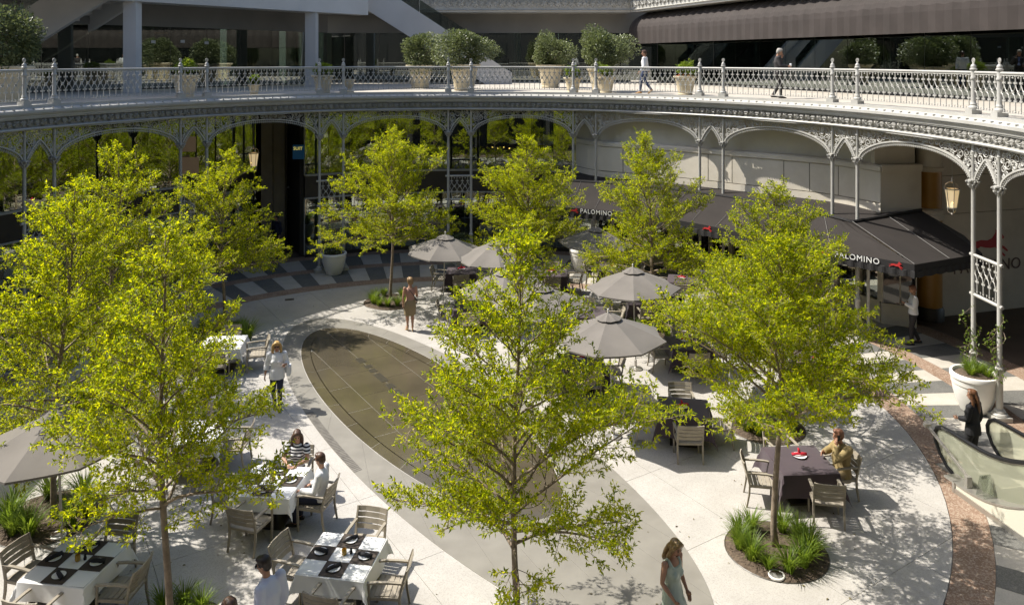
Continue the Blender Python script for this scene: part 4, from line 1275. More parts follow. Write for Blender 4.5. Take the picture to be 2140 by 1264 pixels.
def make_tree(name, label, base, H, fork, Rc, seed, n_limb=40, lean=(0.0, 0.0), trunk_r=0.058, low=0, dens=1.0, lift=0.0):
    rg = random.Random(seed)
    tr = thing(name, label, 'tree', (base[0], base[1], 0), 0, 'young street trees planted round the court')
    tb = MB()
    # leader
    lead = []
    nseg = 14
    for i in range(nseg + 1):
        t = i / nseg
        z = H * 0.965 * t
        lead.append(Vector((lean[0] * t ** 1.2 + 0.05 * math.sin(3.1 * t * 2 + seed), lean[1] * t ** 1.2 + 0.05 * math.cos(2.7 * t * 2 + seed), z)))
    lead[0] = Vector((0, 0, -0.05))
    def lead_at(z):
        t = max(0, min(0.9999, z / (H * 0.965))) * nseg
        i = int(t); return lead[i].lerp(lead[i + 1], t - i)
    def lead_r(z):
        t = z / H
        return trunk_r * (1.0 - 0.25 * min(1, z / fork)) if z < fork else max(0.006, trunk_r * 0.75 * (1 - (z - fork) / (H - fork)) ** 0.9 + 0.004)
    rr = [lead_r(p.z) for p in lead]; rr[0] = trunk_r * 1.35
    tb.tube(lead, rr, 8)
    LP, LD = [], []          # leaf positions and directions
    twigs = []
    def add_leaves(a, b, den, start=0.15):
        d = b - a; L = d.length
        if L < 1e-4: return
        dn = d / L
        n = max(2, int(L / 0.0190 * den))
        for k in range(n):
            t = start + (1 - start) * (k + rg.random()) / n
            s = dn.orthogonal()
            s.rotate(Matrix.Rotation(rg.uniform(0, 2 * PI), 3, dn))
            LP.append(a + d * t); LD.append((dn * 0.75 + s * 0.85 + Vector((0, 0, rg.uniform(-0.25, 0.25)))))
        for _ in range(2):
            LP.append(b); LD.append(dn)
    def rot_about(v, axis, ang):
        return Matrix.Rotation(ang, 3, axis) @ v
    def branch(path, r0, r1, n=5):
        k = len(path)
        tb.tube(path, [r0 + (r1 - r0) * i / (k - 1) for i in range(k)], n, cap=False)
    def sprout(p, d, L, depth):
        """a shoot with alternating twigs, leaves along them"""
        path = [p]; v = d.normalized()
        ns = 4
        for i in range(ns):
            v = (v + Vector((rg.uniform(-.16, .16), rg.uniform(-.16, .16), rg.uniform(-.10, .14)))).normalized()
            path.append(path[-1] + v * (L / ns))
        if depth == 1: branch(path, 0.0065, 0.002, 4)
        nt = max(3, int(L / 0.072))
        side = 1
        for k in range(nt):
            t = 0.12 + 0.88 * (k + rg.uniform(0.2, 0.8)) / nt
            q = t * ns; i = min(ns - 1, int(q))
            a = path[i].lerp(path[i + 1], q - i)
            dv = (path[i + 1] - path[i]).normalized()
            ax = Vector((0, 0, 1)) if abs(dv.z) < 0.8 else dv.orthogonal()
            w = rot_about(dv, ax, side * R(rg.uniform(28, 62)))
            w = (w + Vector((0, 0, rg.uniform(-0.65, 0.65)))).normalized()
            side = -side
            tl = rg.uniform(0.10, 0.24) * (1.15 - 0.45 * t)
            b = a + w * tl
            twigs.append((a, b))
            add_leaves(a, b, dens)
        add_leaves(path[-2], path[-1], dens)
    span = H * 0.94 - fork
    for j in range(n_limb):
        t = (j + rg.uniform(-0.3, 0.3)) / (n_limb - 1)
        t = max(0.0, min(1.0, t)) ** 1.25
        z = fork + span * t
        az = j * 2.39996 + rg.uniform(-0.35, 0.35) + seed
        p = lead_at(z)
        prof = (1.06 + 0.40 * t) * (1 - t) ** 1.22 + 0.045
        reach = Rc * prof * rg.uniform(0.66, 1.16) + 0.05
        el = R(4 + 18 * min(1, t * 4) + 26 * t + rg.uniform(-9, 9))
        el += R(lift) * max(0, 1 - t * 3)
        if low and j < low: el = R(rg.uniform(-14, 4)); reach *= 0.8
        hd = Vector((math.cos(az), math.sin(az), 0))
        L = reach / max(0.45, math.cos(el))
        path = [p]; cur = el + R(14)
        ns = 6
        for i in range(ns):
            q = (i + 1) / ns
            e2 = cur - R(26) * q * (1 - 0.6 * t) + R(rg.uniform(-7, 7))
            hd2 = rot_about(hd, Vector((0, 0, 1)), R(rg.uniform(-9, 9)))
            path.append(path[-1] + (hd2 * math.cos(e2) + Vector((0, 0, math.sin(e2)))) * (L / ns))
        r0 = min(lead_r(z) * 0.6, 0.010 + 0.010 * L)
        branch(path, r0, 0.004, 6)
        nsub = max(4, int(L / 0.092))
        side = 1 if rg.random() < .5 else -1
        for k in range(nsub):
            u = 0.20 + 0.78 * (k + rg.uniform(0.1, 0.9)) / nsub
            if rg.random() < 0.14: continue
            q = u * ns; i = min(ns - 1, int(q))
            a = path[i].lerp(path[i + 1], q - i)
            dv = (path[i + 1] - path[i]).normalized()
            w = rot_about(dv, Vector((0, 0, 1)), side * R(rg.uniform(30, 70)))
            w = (w + Vector((0, 0, rg.uniform(-0.45, 1.05)))).normalized()
            side = -side
            sl = (0.20 + 0.40 * L * (1 - 0.62 * u)) * rg.uniform(0.65, 1.1)
            sprout(a, w, min(sl, 1.0), 1)
        sprout(path[-2], path[-1] - path[-2], 0.35, 1)
    for k in range(5):
        z = H * (0.84 + 0.032 * k)
        q = rg.uniform(0, 2 * PI)
        sprout(lead_at(z), Vector((0.5 * math.cos(q), 0.5 * math.sin(q), 1)), 0.42 - 0.05 * k, 1)
    sprout(lead[-2], lead[-1] - lead[-2], 0.45, 1)
    tb.build('trunk', M['bark'], tr, True)
    # the twigs, joined with the leaves they carry
    tw = MB()
    for a, b in twigs: tw.tube([a, b], [0.003, 0.0012], 3, cap=False)
    two = tw.build('twigs', M['bark'], tr); two['kind'] = 'stuff'
    P = np.array([tuple(p) for p in LP]); Dn = np.array([tuple(p) for p in LD])
    me = leaves_mesh('crown', P, Dn, 0.068, M['leaf'], seed)
    cr = inst('crown', me, tr)
    return tr, len(P)

TREES = [  # label, base, H, fork, Rc, seed, lean, low
    ('young tree nearest the camera, between the fountain tip and the bottom edge', (0.07, 11.15), 6.3, 1.80, 2.05, 65, (0.0, 0.0), 2, 4),
    ("leafy tree right of the couple's white table, its foot below the picture", (-5.17, 11.85), 6.25, 1.95, 1.75, 14, (-0.1, 0.0), 0, 12),
    ("tree in the grass bed by the tan-jacket man's purple table", (4.68, 13.99), 5.6, 2.15, 2.1, 80, (0.12, 0.0), 0, 16),
    ('tree in the grass bed behind the purple table, partly screened by nearer leaves', (6.0, 18.7), 5.75, 1.75, 2.1, 107, (0.25, 0.0), 0),
    ('tree in the shaded grass bed beside the big umbrella at the left edge', (-8.65, 14.9), 6.4, 1.85, 2.2, 103, (0.25, 0.2), 1),
    ('tall tree at the far left before the left-hand shop windows', (-10.4, 20.2), 6.45, 1.80, 2.35, 110, (0.35, 0.0), 0),
    ('tree before the dark shop entrance, left of the white pot', (-9.25, 25.3), 5.75, 1.75, 1.95, 108, (0.0, 0.1), 0),
    ('tree in the round grass bed next to the woman in pink', (-4.35, 28.3), 6.2, 2.05, 2.35, 106, (0.1, 0.0), 0),
    ('tree at the back behind the umbrellas, before the right glazed bay', (0.5, 27.9), 6.0, 1.75, 2.15, 105, (0.05, 0.0), 0),
    ('tree rising against the cream wall behind the sunlit open umbrella', (4.55, 25.1), 6.35, 1.80, 2.1, 111, (-0.35, 0.0), 0),
]
nl = 0
for lb, b, H_, fk, rc, sd_, ln_, lo, *li in TREES:
    t_, n_ = make_tree('young_tree', lb, b, H_, fk, rc, sd_, lean=ln_, low=lo, lift=(li or [0])[0])
    nl += n_
print('leaves', nl)

# ---------------------------------------------------------------- planting beds, strap grass, uplights
def clump_mesh(seed, n=130, h=0.40):
    rs = np.random.RandomState(seed)
    V, F = [], []
    for i in range(n):
        q = rs.uniform(0, 2 * PI); r0 = rs.uniform(0, 0.07)
        L = h * rs.uniform(0.75, 1.3); bend = rs.uniform(0.7, 2.0)
        d = np.array([math.cos(q), math.sin(q), 0]); s = np.array([-d[1], d[0], 0]); w = rs.uniform(0.006, 0.011)
        p = d * r0; ang = rs.uniform(0.02, 0.45); b = len(V)
        K = 4
        for k in range(K + 1):
            ww = w * (1 - (k / K) ** 2 * 0.92)
            V += [p - s * ww, p + s * ww]
            ang2 = ang + bend * (k / K) ** 1.3
            p = p + (d * math.sin(ang2) + np.array([0, 0, math.cos(ang2)])) * L / K
        F += [(b + 2 * k, b + 2 * k + 1, b + 2 * k + 3, b + 2 * k + 2) for k in range(K)]
    return np_mesh('strap_grass', np.array(V), np.array(F), M['grass'])
CL = [clump_mesh(s) for s in (1, 2, 3)]
CLOCK = ['twelve', 'one', 'two', 'three', 'four', 'five', 'six', 'seven', 'eight', 'nine', 'ten', 'eleven']
def bed(c, r, label, where, clumps, lights, seed):
    """a round bed of mulch let into the paving, with grass clumps and ring-shaped uplights"""
    rg = random.Random(seed)
    b = thing('planting_bed', label, 'flower bed', (c[0], c[1], 0), 0, 'round mulch beds under the trees')
    m = MB(); n = 36; prof = [(r, 0.004), (r * 0.97, 0.02), (r * 0.8, 0.045), (r * 0.5, 0.07), (r * 0.2, 0.085)]
    vs = []
    for rr_, z in prof:
        for j in range(n):
            q = 2 * PI * j / n
            vs.append((rr_ * math.cos(q), rr_ * math.sin(q), z + rg.uniform(-0.012, 0.012) * (z > 0.03)))
    vs.append((0, 0, 0.09))
    fs = [(i * n + j, i * n + (j + 1) % n, (i + 1) * n + (j + 1) % n, (i + 1) * n + j) for i in range(len(prof) - 1) for j in range(n)]
    fs += [((len(prof) - 1) * n + j, (len(prof) - 1) * n + (j + 1) % n, len(vs) - 1) for j in range(n)]
    m.add(vs, fs); m.build('mulch', M['soil'], b, True)
    m = MB()
    for _ in range(260):
        q, rr_ = rg.uniform(0, 2 * PI), r * math.sqrt(rg.random()) * 0.95
        z = 0.09 - 0.07 * (rr_ / r) ** 2
        Mx = Matrix.Translation((rr_ * math.cos(q), rr_ * math.sin(q), z)) @ Matrix.Rotation(rg.uniform(0, PI), 4, 'Z') @ Matrix.Rotation(rg.uniform(-.5, .5), 4, 'X')
        m.box((0, 0, 0), (rg.uniform(0.03, 0.08), 0.015, 0.010), Mx)
    tag(m.build('bark_chips', M['soil'], b), kind='stuff')
    m = MB(); m.tube([(r * math.cos(2 * PI * k / 40), r * math.sin(2 * PI * k / 40), 0.006) for k in range(40)], 0.012, 4, closed=True); m.build('edging', M['grate'], b)
    for i, (q, rr_, s) in enumerate(clumps):
        o = inst('grass_clump', CL[i % 3], None, (c[0] + r * rr_ * math.cos(R(q)), c[1] + r * rr_ * math.sin(R(q)), 0.03), rg.uniform(0, 6), (s, s, s))
        tag(o, "strap grass clump at %s o'clock " % CLOCK[round(3 - q / 30) % 12] + where, 'ornamental grass', 'grass clumps ' + where)
    for q, rr_, tx in lights:
        o = thing('ground_uplight', tx, 'uplight', (c[0] + r * rr_ * math.cos(R(q)), c[1] + r * rr_ * math.sin(R(q)), 0.02), 0, 'round uplights in the beds')
        m = MB(); m.lathe([(0.105, 0.0), (0.135, 0.0), (0.138, 0.025), (0.13, 0.034), (0.113, 0.034), (0.105, 0.012)], 24)
        m.f.pop(); m.f.pop(); m.build('ring', M['pot_white'], o, True, 40)
        m = MB(); m.lathe([(0.106, 0.010), (0.105, 0.024)], 24); m.build('lens', M['grey_wall'], o)
bed((4.68, 13.99), 0.88, "round mulch bed with grass by the tan-jacket man's purple table", 'in the bed by the tan-jacket man',
    [(210, .70, 1.15), (180, .74, 1.05), (240, .74, .75), (150, .72, 1.05), (120, .66, 1.1), (60, .62, 1.05), (30, .66, 1.0), (0, .66, 1.15), (-30, .62, 1.3), (-60, .66, 1.2), (-90, .72, 1.1)],
    [(252, .86, 'white ring uplight at the front rim of the bed by the tan-jacket man'), (75, .40, 'white ring uplight behind the trunk by the tan-jacket man')], 1)
bed((6.0, 18.7), 0.9, 'round grass bed behind the purple table, under leafy shade', 'in the bed behind the purple table', [(q, .66, 1.1 + .15 * (q % 4) / 2) for q in (180, 150, 210, 120, 240, 0, -30, 60, -90)], [], 2)
bed((-4.35, 28.3), 0.95, 'round grass bed beside the woman in pink', 'in the bed by the woman in pink', [(q, .68, 0.9 + .05 * (q % 4)) for q in (180, 150, 210, 240, 270, 300, 120, 60, 30, 330)], [], 3)
bed((-8.78, 15.0), 0.95, 'shaded round grass bed at the left edge', 'in the shaded bed at the left edge', [(q, .7, 1.35) for q in (210, 240, 180, 270, 120, 60, 0, 330)], [(-50, .84, 'white ring uplight in the shaded bed at the left edge')], 4)
bed((4.55, 25.1), 0.9, 'small round grass bed under the tree by the cream wall', 'in the bed under the cream-wall tree', [(q, .68, 1.05) for q in (180, 210, 240, 300, 330, 0, 60, 120)], [], 5)
bed((-9.25, 25.3), 0.9, 'round grass bed before the shop entrance', 'in the bed before the shop entrance', [(q, .68, 1.0) for q in (180, 210, 240, 300, 330, 0, 120)], [], 6)
bed((-10.4, 20.2), 0.95, 'round grass bed under the tall far left tree', 'in the bed under the tall far left tree', [(q, .68, 1.1) for q in (210, 240, 300, 330, 0, 90)], [], 7)
bed((0.5, 27.9), 0.9, 'round grass bed at the back behind the umbrellas', 'in the bed behind the back umbrellas', [(q, .68, 1.1) for q in (210, 240, 300, 330, 0, 90)], [], 8)
bed((-5.17, 11.85), 0.88, 'round grass bed at the bottom edge between white tables', 'in the bed between white tables', [(q, .68, 1.0) for q in (90, 60, 0, 120, 180)], [], 9)
bed((0.07, 11.15), 0.88, 'round grass bed at the foot of the front middle tree', 'in the bed under the front middle tree', [(q, .68, 1.1) for q in (90, 60, 0, 120, 180)], [], 10)
# a leafy strap plant by the small white table
o = inst('grass_clump', CL[1], None, tuple(G(517, 712)), 0.7, (1.7, 1.7, 1.7)); tag(o, 'tall dark strap plant behind the small white table', 'ornamental grass')

# ---------------------------------------------------------------- pots and shrubs
def pot_mesh(kind):
    m = MB()
    if kind == 'egg':       # smooth white planter with a raised band
        m.lathe([(0.30, 0.0), (0.34, 0.02), (0.44, 0.25), (0.515, 0.5), (0.545, 0.70), (0.545, 0.725), (0.565, 0.735), (0.57, 0.86), (0.575, 0.88), (0.595, 0.89), (0.60, 0.98), (0.585, 1.005), (0.53, 1.01), (0.51, 0.98), (0.49, 0.9)], 32)
    elif kind == 'classic':
        m.lathe([(0.40, 0.0), (0.42, 0.02), (0.44, 0.06), (0.42, 0.10), (0.50, 0.45), (0.57, 0.86), (0.60, 0.90), (0.60, 0.94), (0.58, 0.96), (0.68, 1.04), (0.72, 1.08), (0.72, 1.14), (0.66, 1.15), (0.62, 1.06)], 28)
    else:                   # small footed urn
        m.lathe([(0.20, 0), (0.20, 0.06), (0.10, 0.10), (0.09, 0.2), (0.17, 0.3), (0.20, 0.46), (0.26, 0.52), (0.26, 0.57), (0.21, 0.57)], 20)
    return m
PM = {k: pot_mesh(k) for k in ('egg', 'classic', 'urn')}
PMW = {'egg': PM['egg'].mesh('bowl', M['pot_white'], True, 35), 'classic': PM['classic'].mesh('bowl', M['pot_cream'], True, 35), 'urn': PM['urn'].mesh('bowl', M['pot_cream'], True, 35)}
soil_m = MB(); soil_m.lathe([(0.52, 0), (0.35, 0.05), (0.1, 0.07)], 20); soil_me = soil_m.mesh('soil', M['soil'], True)
def pot(kind, loc, s, label, group=None):
    p = thing('planter_pot', label, 'planter', loc, 0, group)
    inst('bowl', PMW[kind], p, scale=(s, s, s))
    zt = {'egg': 0.93, 'classic': 1.06, 'urn': 0.54}[kind]; rs = {'egg': 1.0, 'classic': 1.2, 'urn': 0.4}[kind]
    inst('soil', soil_me, p, (0, 0, zt * s), 0, (s * rs, s * rs, s))
    return p, Vector(loc) + Vector((0, 0, (zt + 0.04) * s))
def bush(name, label, cat, c, rx, rz, n, size, m, seed, stem=0.3, group=None, wide=0.5, lumps=9):
    rs = np.random.RandomState(seed); rg = random.Random(seed)
    b = thing(name, label, cat, tuple(c), 0, group)
    q = rs.normal(0, 1, (n, 3)); q = unit(q)
    n = int(n * 1.5); q = unit(rs.normal(0, 1, (n, 3)))
    r = rs.uniform(0.2, 1.0, n) ** 0.5
    lum = np.zeros(len(q))
    for _ in range(lumps):
        d = unit(rs.normal(0, 1, (1, 3)))[0]
        lum += 0.34 * np.maximum(0, (q @ d - 0.78) / 0.22)
    r = r * (0.74 + lum)
    P = q * r[:, None] * np.array([rx, rx, rz]) + np.array([0, 0, rz * 0.92 + stem])
    me = leaves_mesh('foliage', P, q + np.array([0, 0, 0.25]), size, m, seed, wide, 0.7)
    inst('foliage', me, b)
    tm = MB()
    for k in range(7):
        d = Vector((rg.uniform(-1, 1), rg.uniform(-1, 1), 1.3)).normalized()
        tm.tube([(0, 0, -0.05), tuple(d * (rz * 0.6) + Vector((0, 0, stem * 0.5))), tuple(d * rz * 1.25 + Vector((0, 0, stem)))], [0.03, 0.018, 0.006], 5, cap=False)
    tm.build('stems', M['bark'], b, True)
    return b
def ring_at(px, d, z):
    a = ang_px(px, d); return E(a, d, z)
GP = 'white egg-shaped pots between the paired columns'
def col_pair(k, d=-0.05):
    return E(159.1 - 22.5 * k, d, 0)
pots = [(2, 'white egg-shaped pot between the columns left of the back centre', -0.5), (3, 'white pot behind the first umbrella at the back', -0.1),
        (4, 'pale pot under the awning end behind the dark umbrella', -0.3), (5, 'shaded pale pot beneath the middle of the long awning', -0.3), (7, 'large white pot with grass and vines at the right-hand columns', -0.30)]
for k, lb, d in pots:
    c = col_pair(k, d)
    sc_ = 0.93 if k != 2 else 0.86
    p_, top = pot('egg', (c.x, c.y, 0), sc_, lb, GP)
    if k == 7:
        for i, (dx, dy, s, wh) in enumerate(((-.15, -.1, .8, 'left'), (0.1, 0.05, .95, 'middle'), (0.2, -0.18, 0.8, 'front'), (-0.05, 0.2, .9, 'back'), (0.28, 0.12, .7, 'right'))):
            o = inst('grass_clump', CL[i % 3], None, (c.x + dx, c.y + dy, top.z - 0.05), i, (s, s, s)); tag(o, 'green strap grass at the %s of the large white pot' % wh, 'ornamental grass', 'grass in the large white pot')
    else:
        bush('pot_plant', 'leafy plant in the ' + lb, 'plant', (c.x, c.y, top.z - 0.08), 0.42, 0.26, 420, 0.1, M['shrub'], 60 + k, 0.0, lumps=4)
# twining vines on the right-hand pair of columns
for j, s in enumerate((1, -1)):
    a = 159.1 - 22.5 * 7 + s * PW
    b = E(a, -0.1, 0)
    v = thing('climbing_vine', 'thin leafy vine climbing the ' + ('left' if s > 0 else 'right') + ' column behind the large white pot', 'vine', (b.x, b.y, 0.95), 0, 'vines on the pot columns')
    rg = random.Random(5 + j); m = MB(); P, Dn = [], []
    for w in range(4):
        ph = rg.uniform(0, 6); hh = rg.uniform(0.8, 1.75)
        pts = []
        for k in range(16):
            t = k / 15
            rad = 0.11 + 0.10 * math.sin(3 * t * PI + w) + 0.05 * t
            pts.append(Vector((rad * math.cos(ph + 7 * t), rad * math.sin(ph + 7 * t), hh * t)))
        m.tube(pts, 0.006, 4, cap=False)
        for k in range(1, 16):
            for _ in range(3 if rg.random() < 0.75 else 0):
                P.append(tuple(pts[k] + Vector((rg.uniform(-.06, .06), rg.uniform(-.06, .06), rg.uniform(-.05, .05))))); Dn.append((rg.uniform(-1, 1), rg.uniform(-1, 1), rg.uniform(-.5, .5)))
    m.build('stem', M['bark'], v); inst('foliage', leaves_mesh('foliage', np.array(P), np.array(Dn), 0.085, M['grass'], 3 + j, 0.55), v)

# terrace pots with clipped hollies, smaller pots with ferns
for px, d, s, rx, rz, n, lb in ((18, 2.6, 1.05, 1.22, 1.08, 5600, 'at the far left end of the terrace'), (878, 5.6, 1.0, 1.0, 1.0, 4200, 'in the shade left of the tall shrub'), (970, 2.4, 1.05, 1.18, 1.0, 5600, 'just left of the glass stair foot'),
                                (1150, 6.3, 1.0, 1.0, 0.88, 4200, 'half shaded left of the man in white'), (1256, 2.2, 0.9, 1.1, 0.97, 5600, 'beside the end of the barrel awning')):
    c = ring_at(px, d, ZT)
    p_, top = pot('classic', tuple(c), s, 'large cream pot holding a rounded holly ' + lb, 'large cream terrace pots')
    bush('holly_shrub', 'rounded dark green holly ' + lb, 'shrub', tuple(top), rx, rz, n, 0.115, M['shrub'], int(px), -0.12, 'hollies in terrace pots', 0.55, 12)
for px, d, s, lb, fern in ((387, 0.9, 0.72, 'before the broad glass bay by the first white post', 1), (675, 0.9, 0.66, 'right of the second white post', 1), (531, 0.8, 0.36, 'tiny and low behind the railing', 1),
                     (1197, 0.9, 0.56, 'left of a pair by the sunlit holly', 1), (1266, 0.85, 0.60, 'right of a pair by the sunlit holly', 1), (1432, 0.9, 0.66, 'with orange flowers between the two men', 1)):
    c = ring_at(px, d, ZT)
    p_, top = pot('classic', tuple(c), s, 'small cream pot ' + lb, 'small cream terrace pots')
    bush('bright_fern', 'bright ferny plant in small pot ' + lb, 'plant', tuple(top), 0.42 * s / 0.66, 0.27 * s / 0.66, 520, 0.11, M['fern'], int(px), 0.06, 'ferns in terrace pots', 0.5, 7)
c = ring_at(730, 0.9, ZT); pot('urn', tuple(c), 1.0, 'small footed cream urn beside the fern pot on the terrace')
c = ring_at(1432, 0.9, ZT + 0.66 * 1.1)
m = MB()
for k in range(26):
    m.ball((0.33 * math.cos(k * 2.4) * (0.6 + .4 * (k % 3) / 2), 0.33 * math.sin(k * 2.4) * (0.6 + .4 * (k % 3) / 2), 0.03 * (k % 4)), 0.03, 6, 4)
f_ = m.build('orange_flowers', mat('orange_petal', (0.6, 0.14, 0.02), 0.6), None, loc=tuple(c)); tag(f_, 'orange blossoms spilling over the small pot between the two men', 'flowers', kind='stuff')

rs = np.random.RandomState(77)
P, Dn = [], []
for lb, b, *_ in TREES:
    for _k in range(46):
        q, r = rs.uniform(0, 2 * PI), 0.6 + abs(rs.normal(0, 1.5))
        P.append((b[0] + r * math.cos(q), b[1] + r * math.sin(q), 0.012)); Dn.append((math.cos(q * 7), math.sin(q * 7), 0.02))
P = np.array(P); Dn = np.array(Dn)
o = inst('fallen_leaves', leaves_mesh('fallen_leaves', P, Dn, 0.06, M['dry_leaf'], 5, 0.42, 0.12))
tag(o, 'scattered small fallen leaves on the pale paving', 'leaves', kind='stuff')
# ---------------------------------------------------------------- chairs
def chair_proto():
    c = thing('armchair', 'x', 'chair')
    wd_ = M['wood']; w = 0.27
    m = MB(); m.tube([(0, 0.24, 0), (0, 0.255, 0.35), (0, 0.25, 0.64)], 0.0225, 4, sq=(1, 0, 0)); fl_ = m.mesh('leg', wd_)
    m = MB(); m.tube([(0, -0.28, 0), (0, -0.235, 0.25), (0, -0.225, 0.44), (0, -0.27, 0.66), (0, -0.335, 0.86)], [0.021, 0.024, 0.025, 0.023, 0.019], 4, sq=(1, 0, 0)); rl_ = m.mesh('leg', wd_)
    m = MB(); pts = [(0, 0.275, 0.645), (0, 0.1, 0.665), (0, -0.1, 0.668), (0, -0.275, 0.662)]
    for a, b in zip(pts[:-1], pts[1:]): m.bar(a, b, 0.05, 0.026)
    ar_ = m.mesh('armrest', wd_)
    for s in (-1, 1):
        inst('leg', fl_, c, (s * w, 0, 0)); inst('leg', rl_, c, (s * w, 0, 0)); inst('armrest', ar_, c, (s * w, 0, 0))
    m = MB(); m.box((0, 0, 0), (0.50, 0.072, 0.018)); sl_ = m.mesh('seat_slat', wd_)
    for k in range(6): inst('seat_slat', sl_, c, (0, -0.19 + 0.082 * k, 0.435 + 0.008 * math.cos(k - 2.5)))
    m = MB()
    for y in (-0.225, 0.24): m.bar((-w, y, 0.415), (w, y, 0.415), 0.03, 0.04)
    for s in (-1, 1): m.bar((s * (w - 0.005), -0.225, 0.415), (s * (w - 0.005), 0.24, 0.415), 0.026, 0.045)
    tag(m.build('seat_frame', wd_, c), kind=None)
    for k in range(4):
        z = 0.555 + 0.088 * k; y = -0.245 - 0.09 * (z - 0.555) / 0.30 - 0.004
        m = MB(); h = 0.074 if k < 3 else 0.08; pts = [(-w + 0.01, y, z), (-0.13, y - 0.028, z), (0.13, y - 0.028, z), (w - 0.01, y, z)]
        for a, b in zip(pts[:-1], pts[1:]): m.bar(a, b, 0.018, h, up=(0, -0.28, 1))
        m.build('back_slat', wd_, c)
    return c
CH = chair_proto(); ch_used = False
def chair(x, y, rz, label, group):
    global ch_used
    c = CH if not ch_used else copy_tree(CH)
    ch_used = True
    c.location = (x, y, 0.001); c.rotation_euler = (0, 0, rz)
    c['label'] = label; c['group'] = group
    return c

# ---------------------------------------------------------------- tables and cloths
def cloth(h, over, seed, n=30):
    rg = random.Random(seed)
    T = h + over; V, F = [], []
    ph = [rg.uniform(0, 6) for _ in range(4)]
    ts = [-T, -(h + over * .66), -(h + over * .33), -(h + 0.012), -h + 0.012] 
    inner = [-h + 0.012 + (2 * h - 0.024) * k / 8 for k in range(1, 8)]
    ax = ts + inner + [-t for t in ts[::-1]]
    for u in ax:
        for v in ax:
            ox, oy = max(0, abs(u) - h), max(0, abs(v) - h)
            sx, sy = math.copysign(1, u), math.copysign(1, v)
            x, y = max(-h, min(h, u)), max(-h, min(h, v))
            r = math.hypot(ox, oy); z = 0
            if r > 0:
                th = math.atan2(oy, ox)
                out = 0.16 * r + 0.012
                d = math.sin(2 * th)
                x += sx * (math.cos(th) * out + d * 0.16 * r); y += sy * (math.sin(th) * out + d * 0.16 * r)
                z = -r * 0.965
                if oy == 0 or ox == 0:
                    s_ = v if oy == 0 else u
                    w_ = 0.022 * r / max(over, .1) * math.sin(7.5 * s_ + ph[0])
                    if oy == 0: x += sx * w_
                    else: y += sy * w_
            else:
                z = 0.002 * math.sin(9 * u + ph[1]) * math.sin(8 * v + ph[2])
            V.append((x, y, z))
    k = len(ax)
    F = [(i * k + j, (i + 1) * k + j, (i + 1) * k + j + 1, i * k + j + 1) for i in range(k - 1) for j in range(k - 1)]
    m = MB(); m.add(V, F); return m
HW = 0.545
cw = [cloth(HW + 0.004, 0.27, s).mesh('tablecloth', M['cloth_white'], True, 45) for s in (1, 2)]
cdk = [cloth(HW + 0.004, 0.44, s).mesh('tablecloth', M['cloth_dark'], True, 45) for s in (3, 4)]
def table_base(x, y, rz, label, group):
    t = thing('dining_table', label, 'table', (x, y, 0), rz, group)
    m = MB(); m.box((0, 0, 0.725), (2 * HW, 2 * HW, 0.03)); m.build('tabletop', M['fascia'], t)
    m = MB(); m.box((0, 0, 0.36), (0.13, 0.13, 0.7)); m.build('pedestal', M['fascia'], t)
    m = MB(); m.box((0, 0, 0.02), (0.62, 0.62, 0.04)); m.build('foot_plate', M['fascia'], t)
    return t
plate_m = MB(); plate_m.lathe([(0.05, 0), (0.06, 0.004), (0.10, 0.016), (0.102, 0.02), (0.06, 0.009), (0.0, 0.008)], 20); plate_me = plate_m.mesh('plate', M['plate'], True, 40)
bp_m = MB(); bp_m.lathe([(0.07, 0), (0.08, 0.004), (0.135, 0.02), (0.137, 0.024), (0.08, 0.011), (0.0, 0.01)], 22); bplate_me = bp_m.mesh('plate', M['plate'], True, 40)
nk = MB(); nk.tube([(-0.13, 0.015, 0.012), (-0.06, 0, 0.03), (0.02, -0.004, 0.034), (0.13, 0.006, 0.016)], [(0.02, 0.01), (0.033, 0.016), (0.035, 0.016), (0.045, 0.008)], 6); nk_me = nk.mesh('napkin', M['napkin_black'], True)
nr_ = MB()
nr_.tube([(-0.15, 0, 0.03), (-0.05, 0.0, 0.045), (0.05, 0, 0.045), (0.15, 0.01, 0.03)], [(0.03, 0.012), (0.028, 0.02), (0.028, 0.02), (0.035, 0.012)], 6)
nr_.tube([(0.0, 0.015, 0.05), (0.0, 0.025, 0.10), (0.0, 0.06, 0.125)], [(0.035, 0.02), (0.045, 0.016), (0.03, 0.008)], 6); nred_me = nr_.mesh('napkin', M['napkin_red'], True)
mt = MB(); mt.box((0, 0, 0), (0.37, 0.36, 0.004)); mat_me = mt.mesh('placemat', M['mat_dark'])
SIDES = {'near': (0, -1), 'far': (0, 1), 'left': (-1, 0), 'right': (1, 0)}
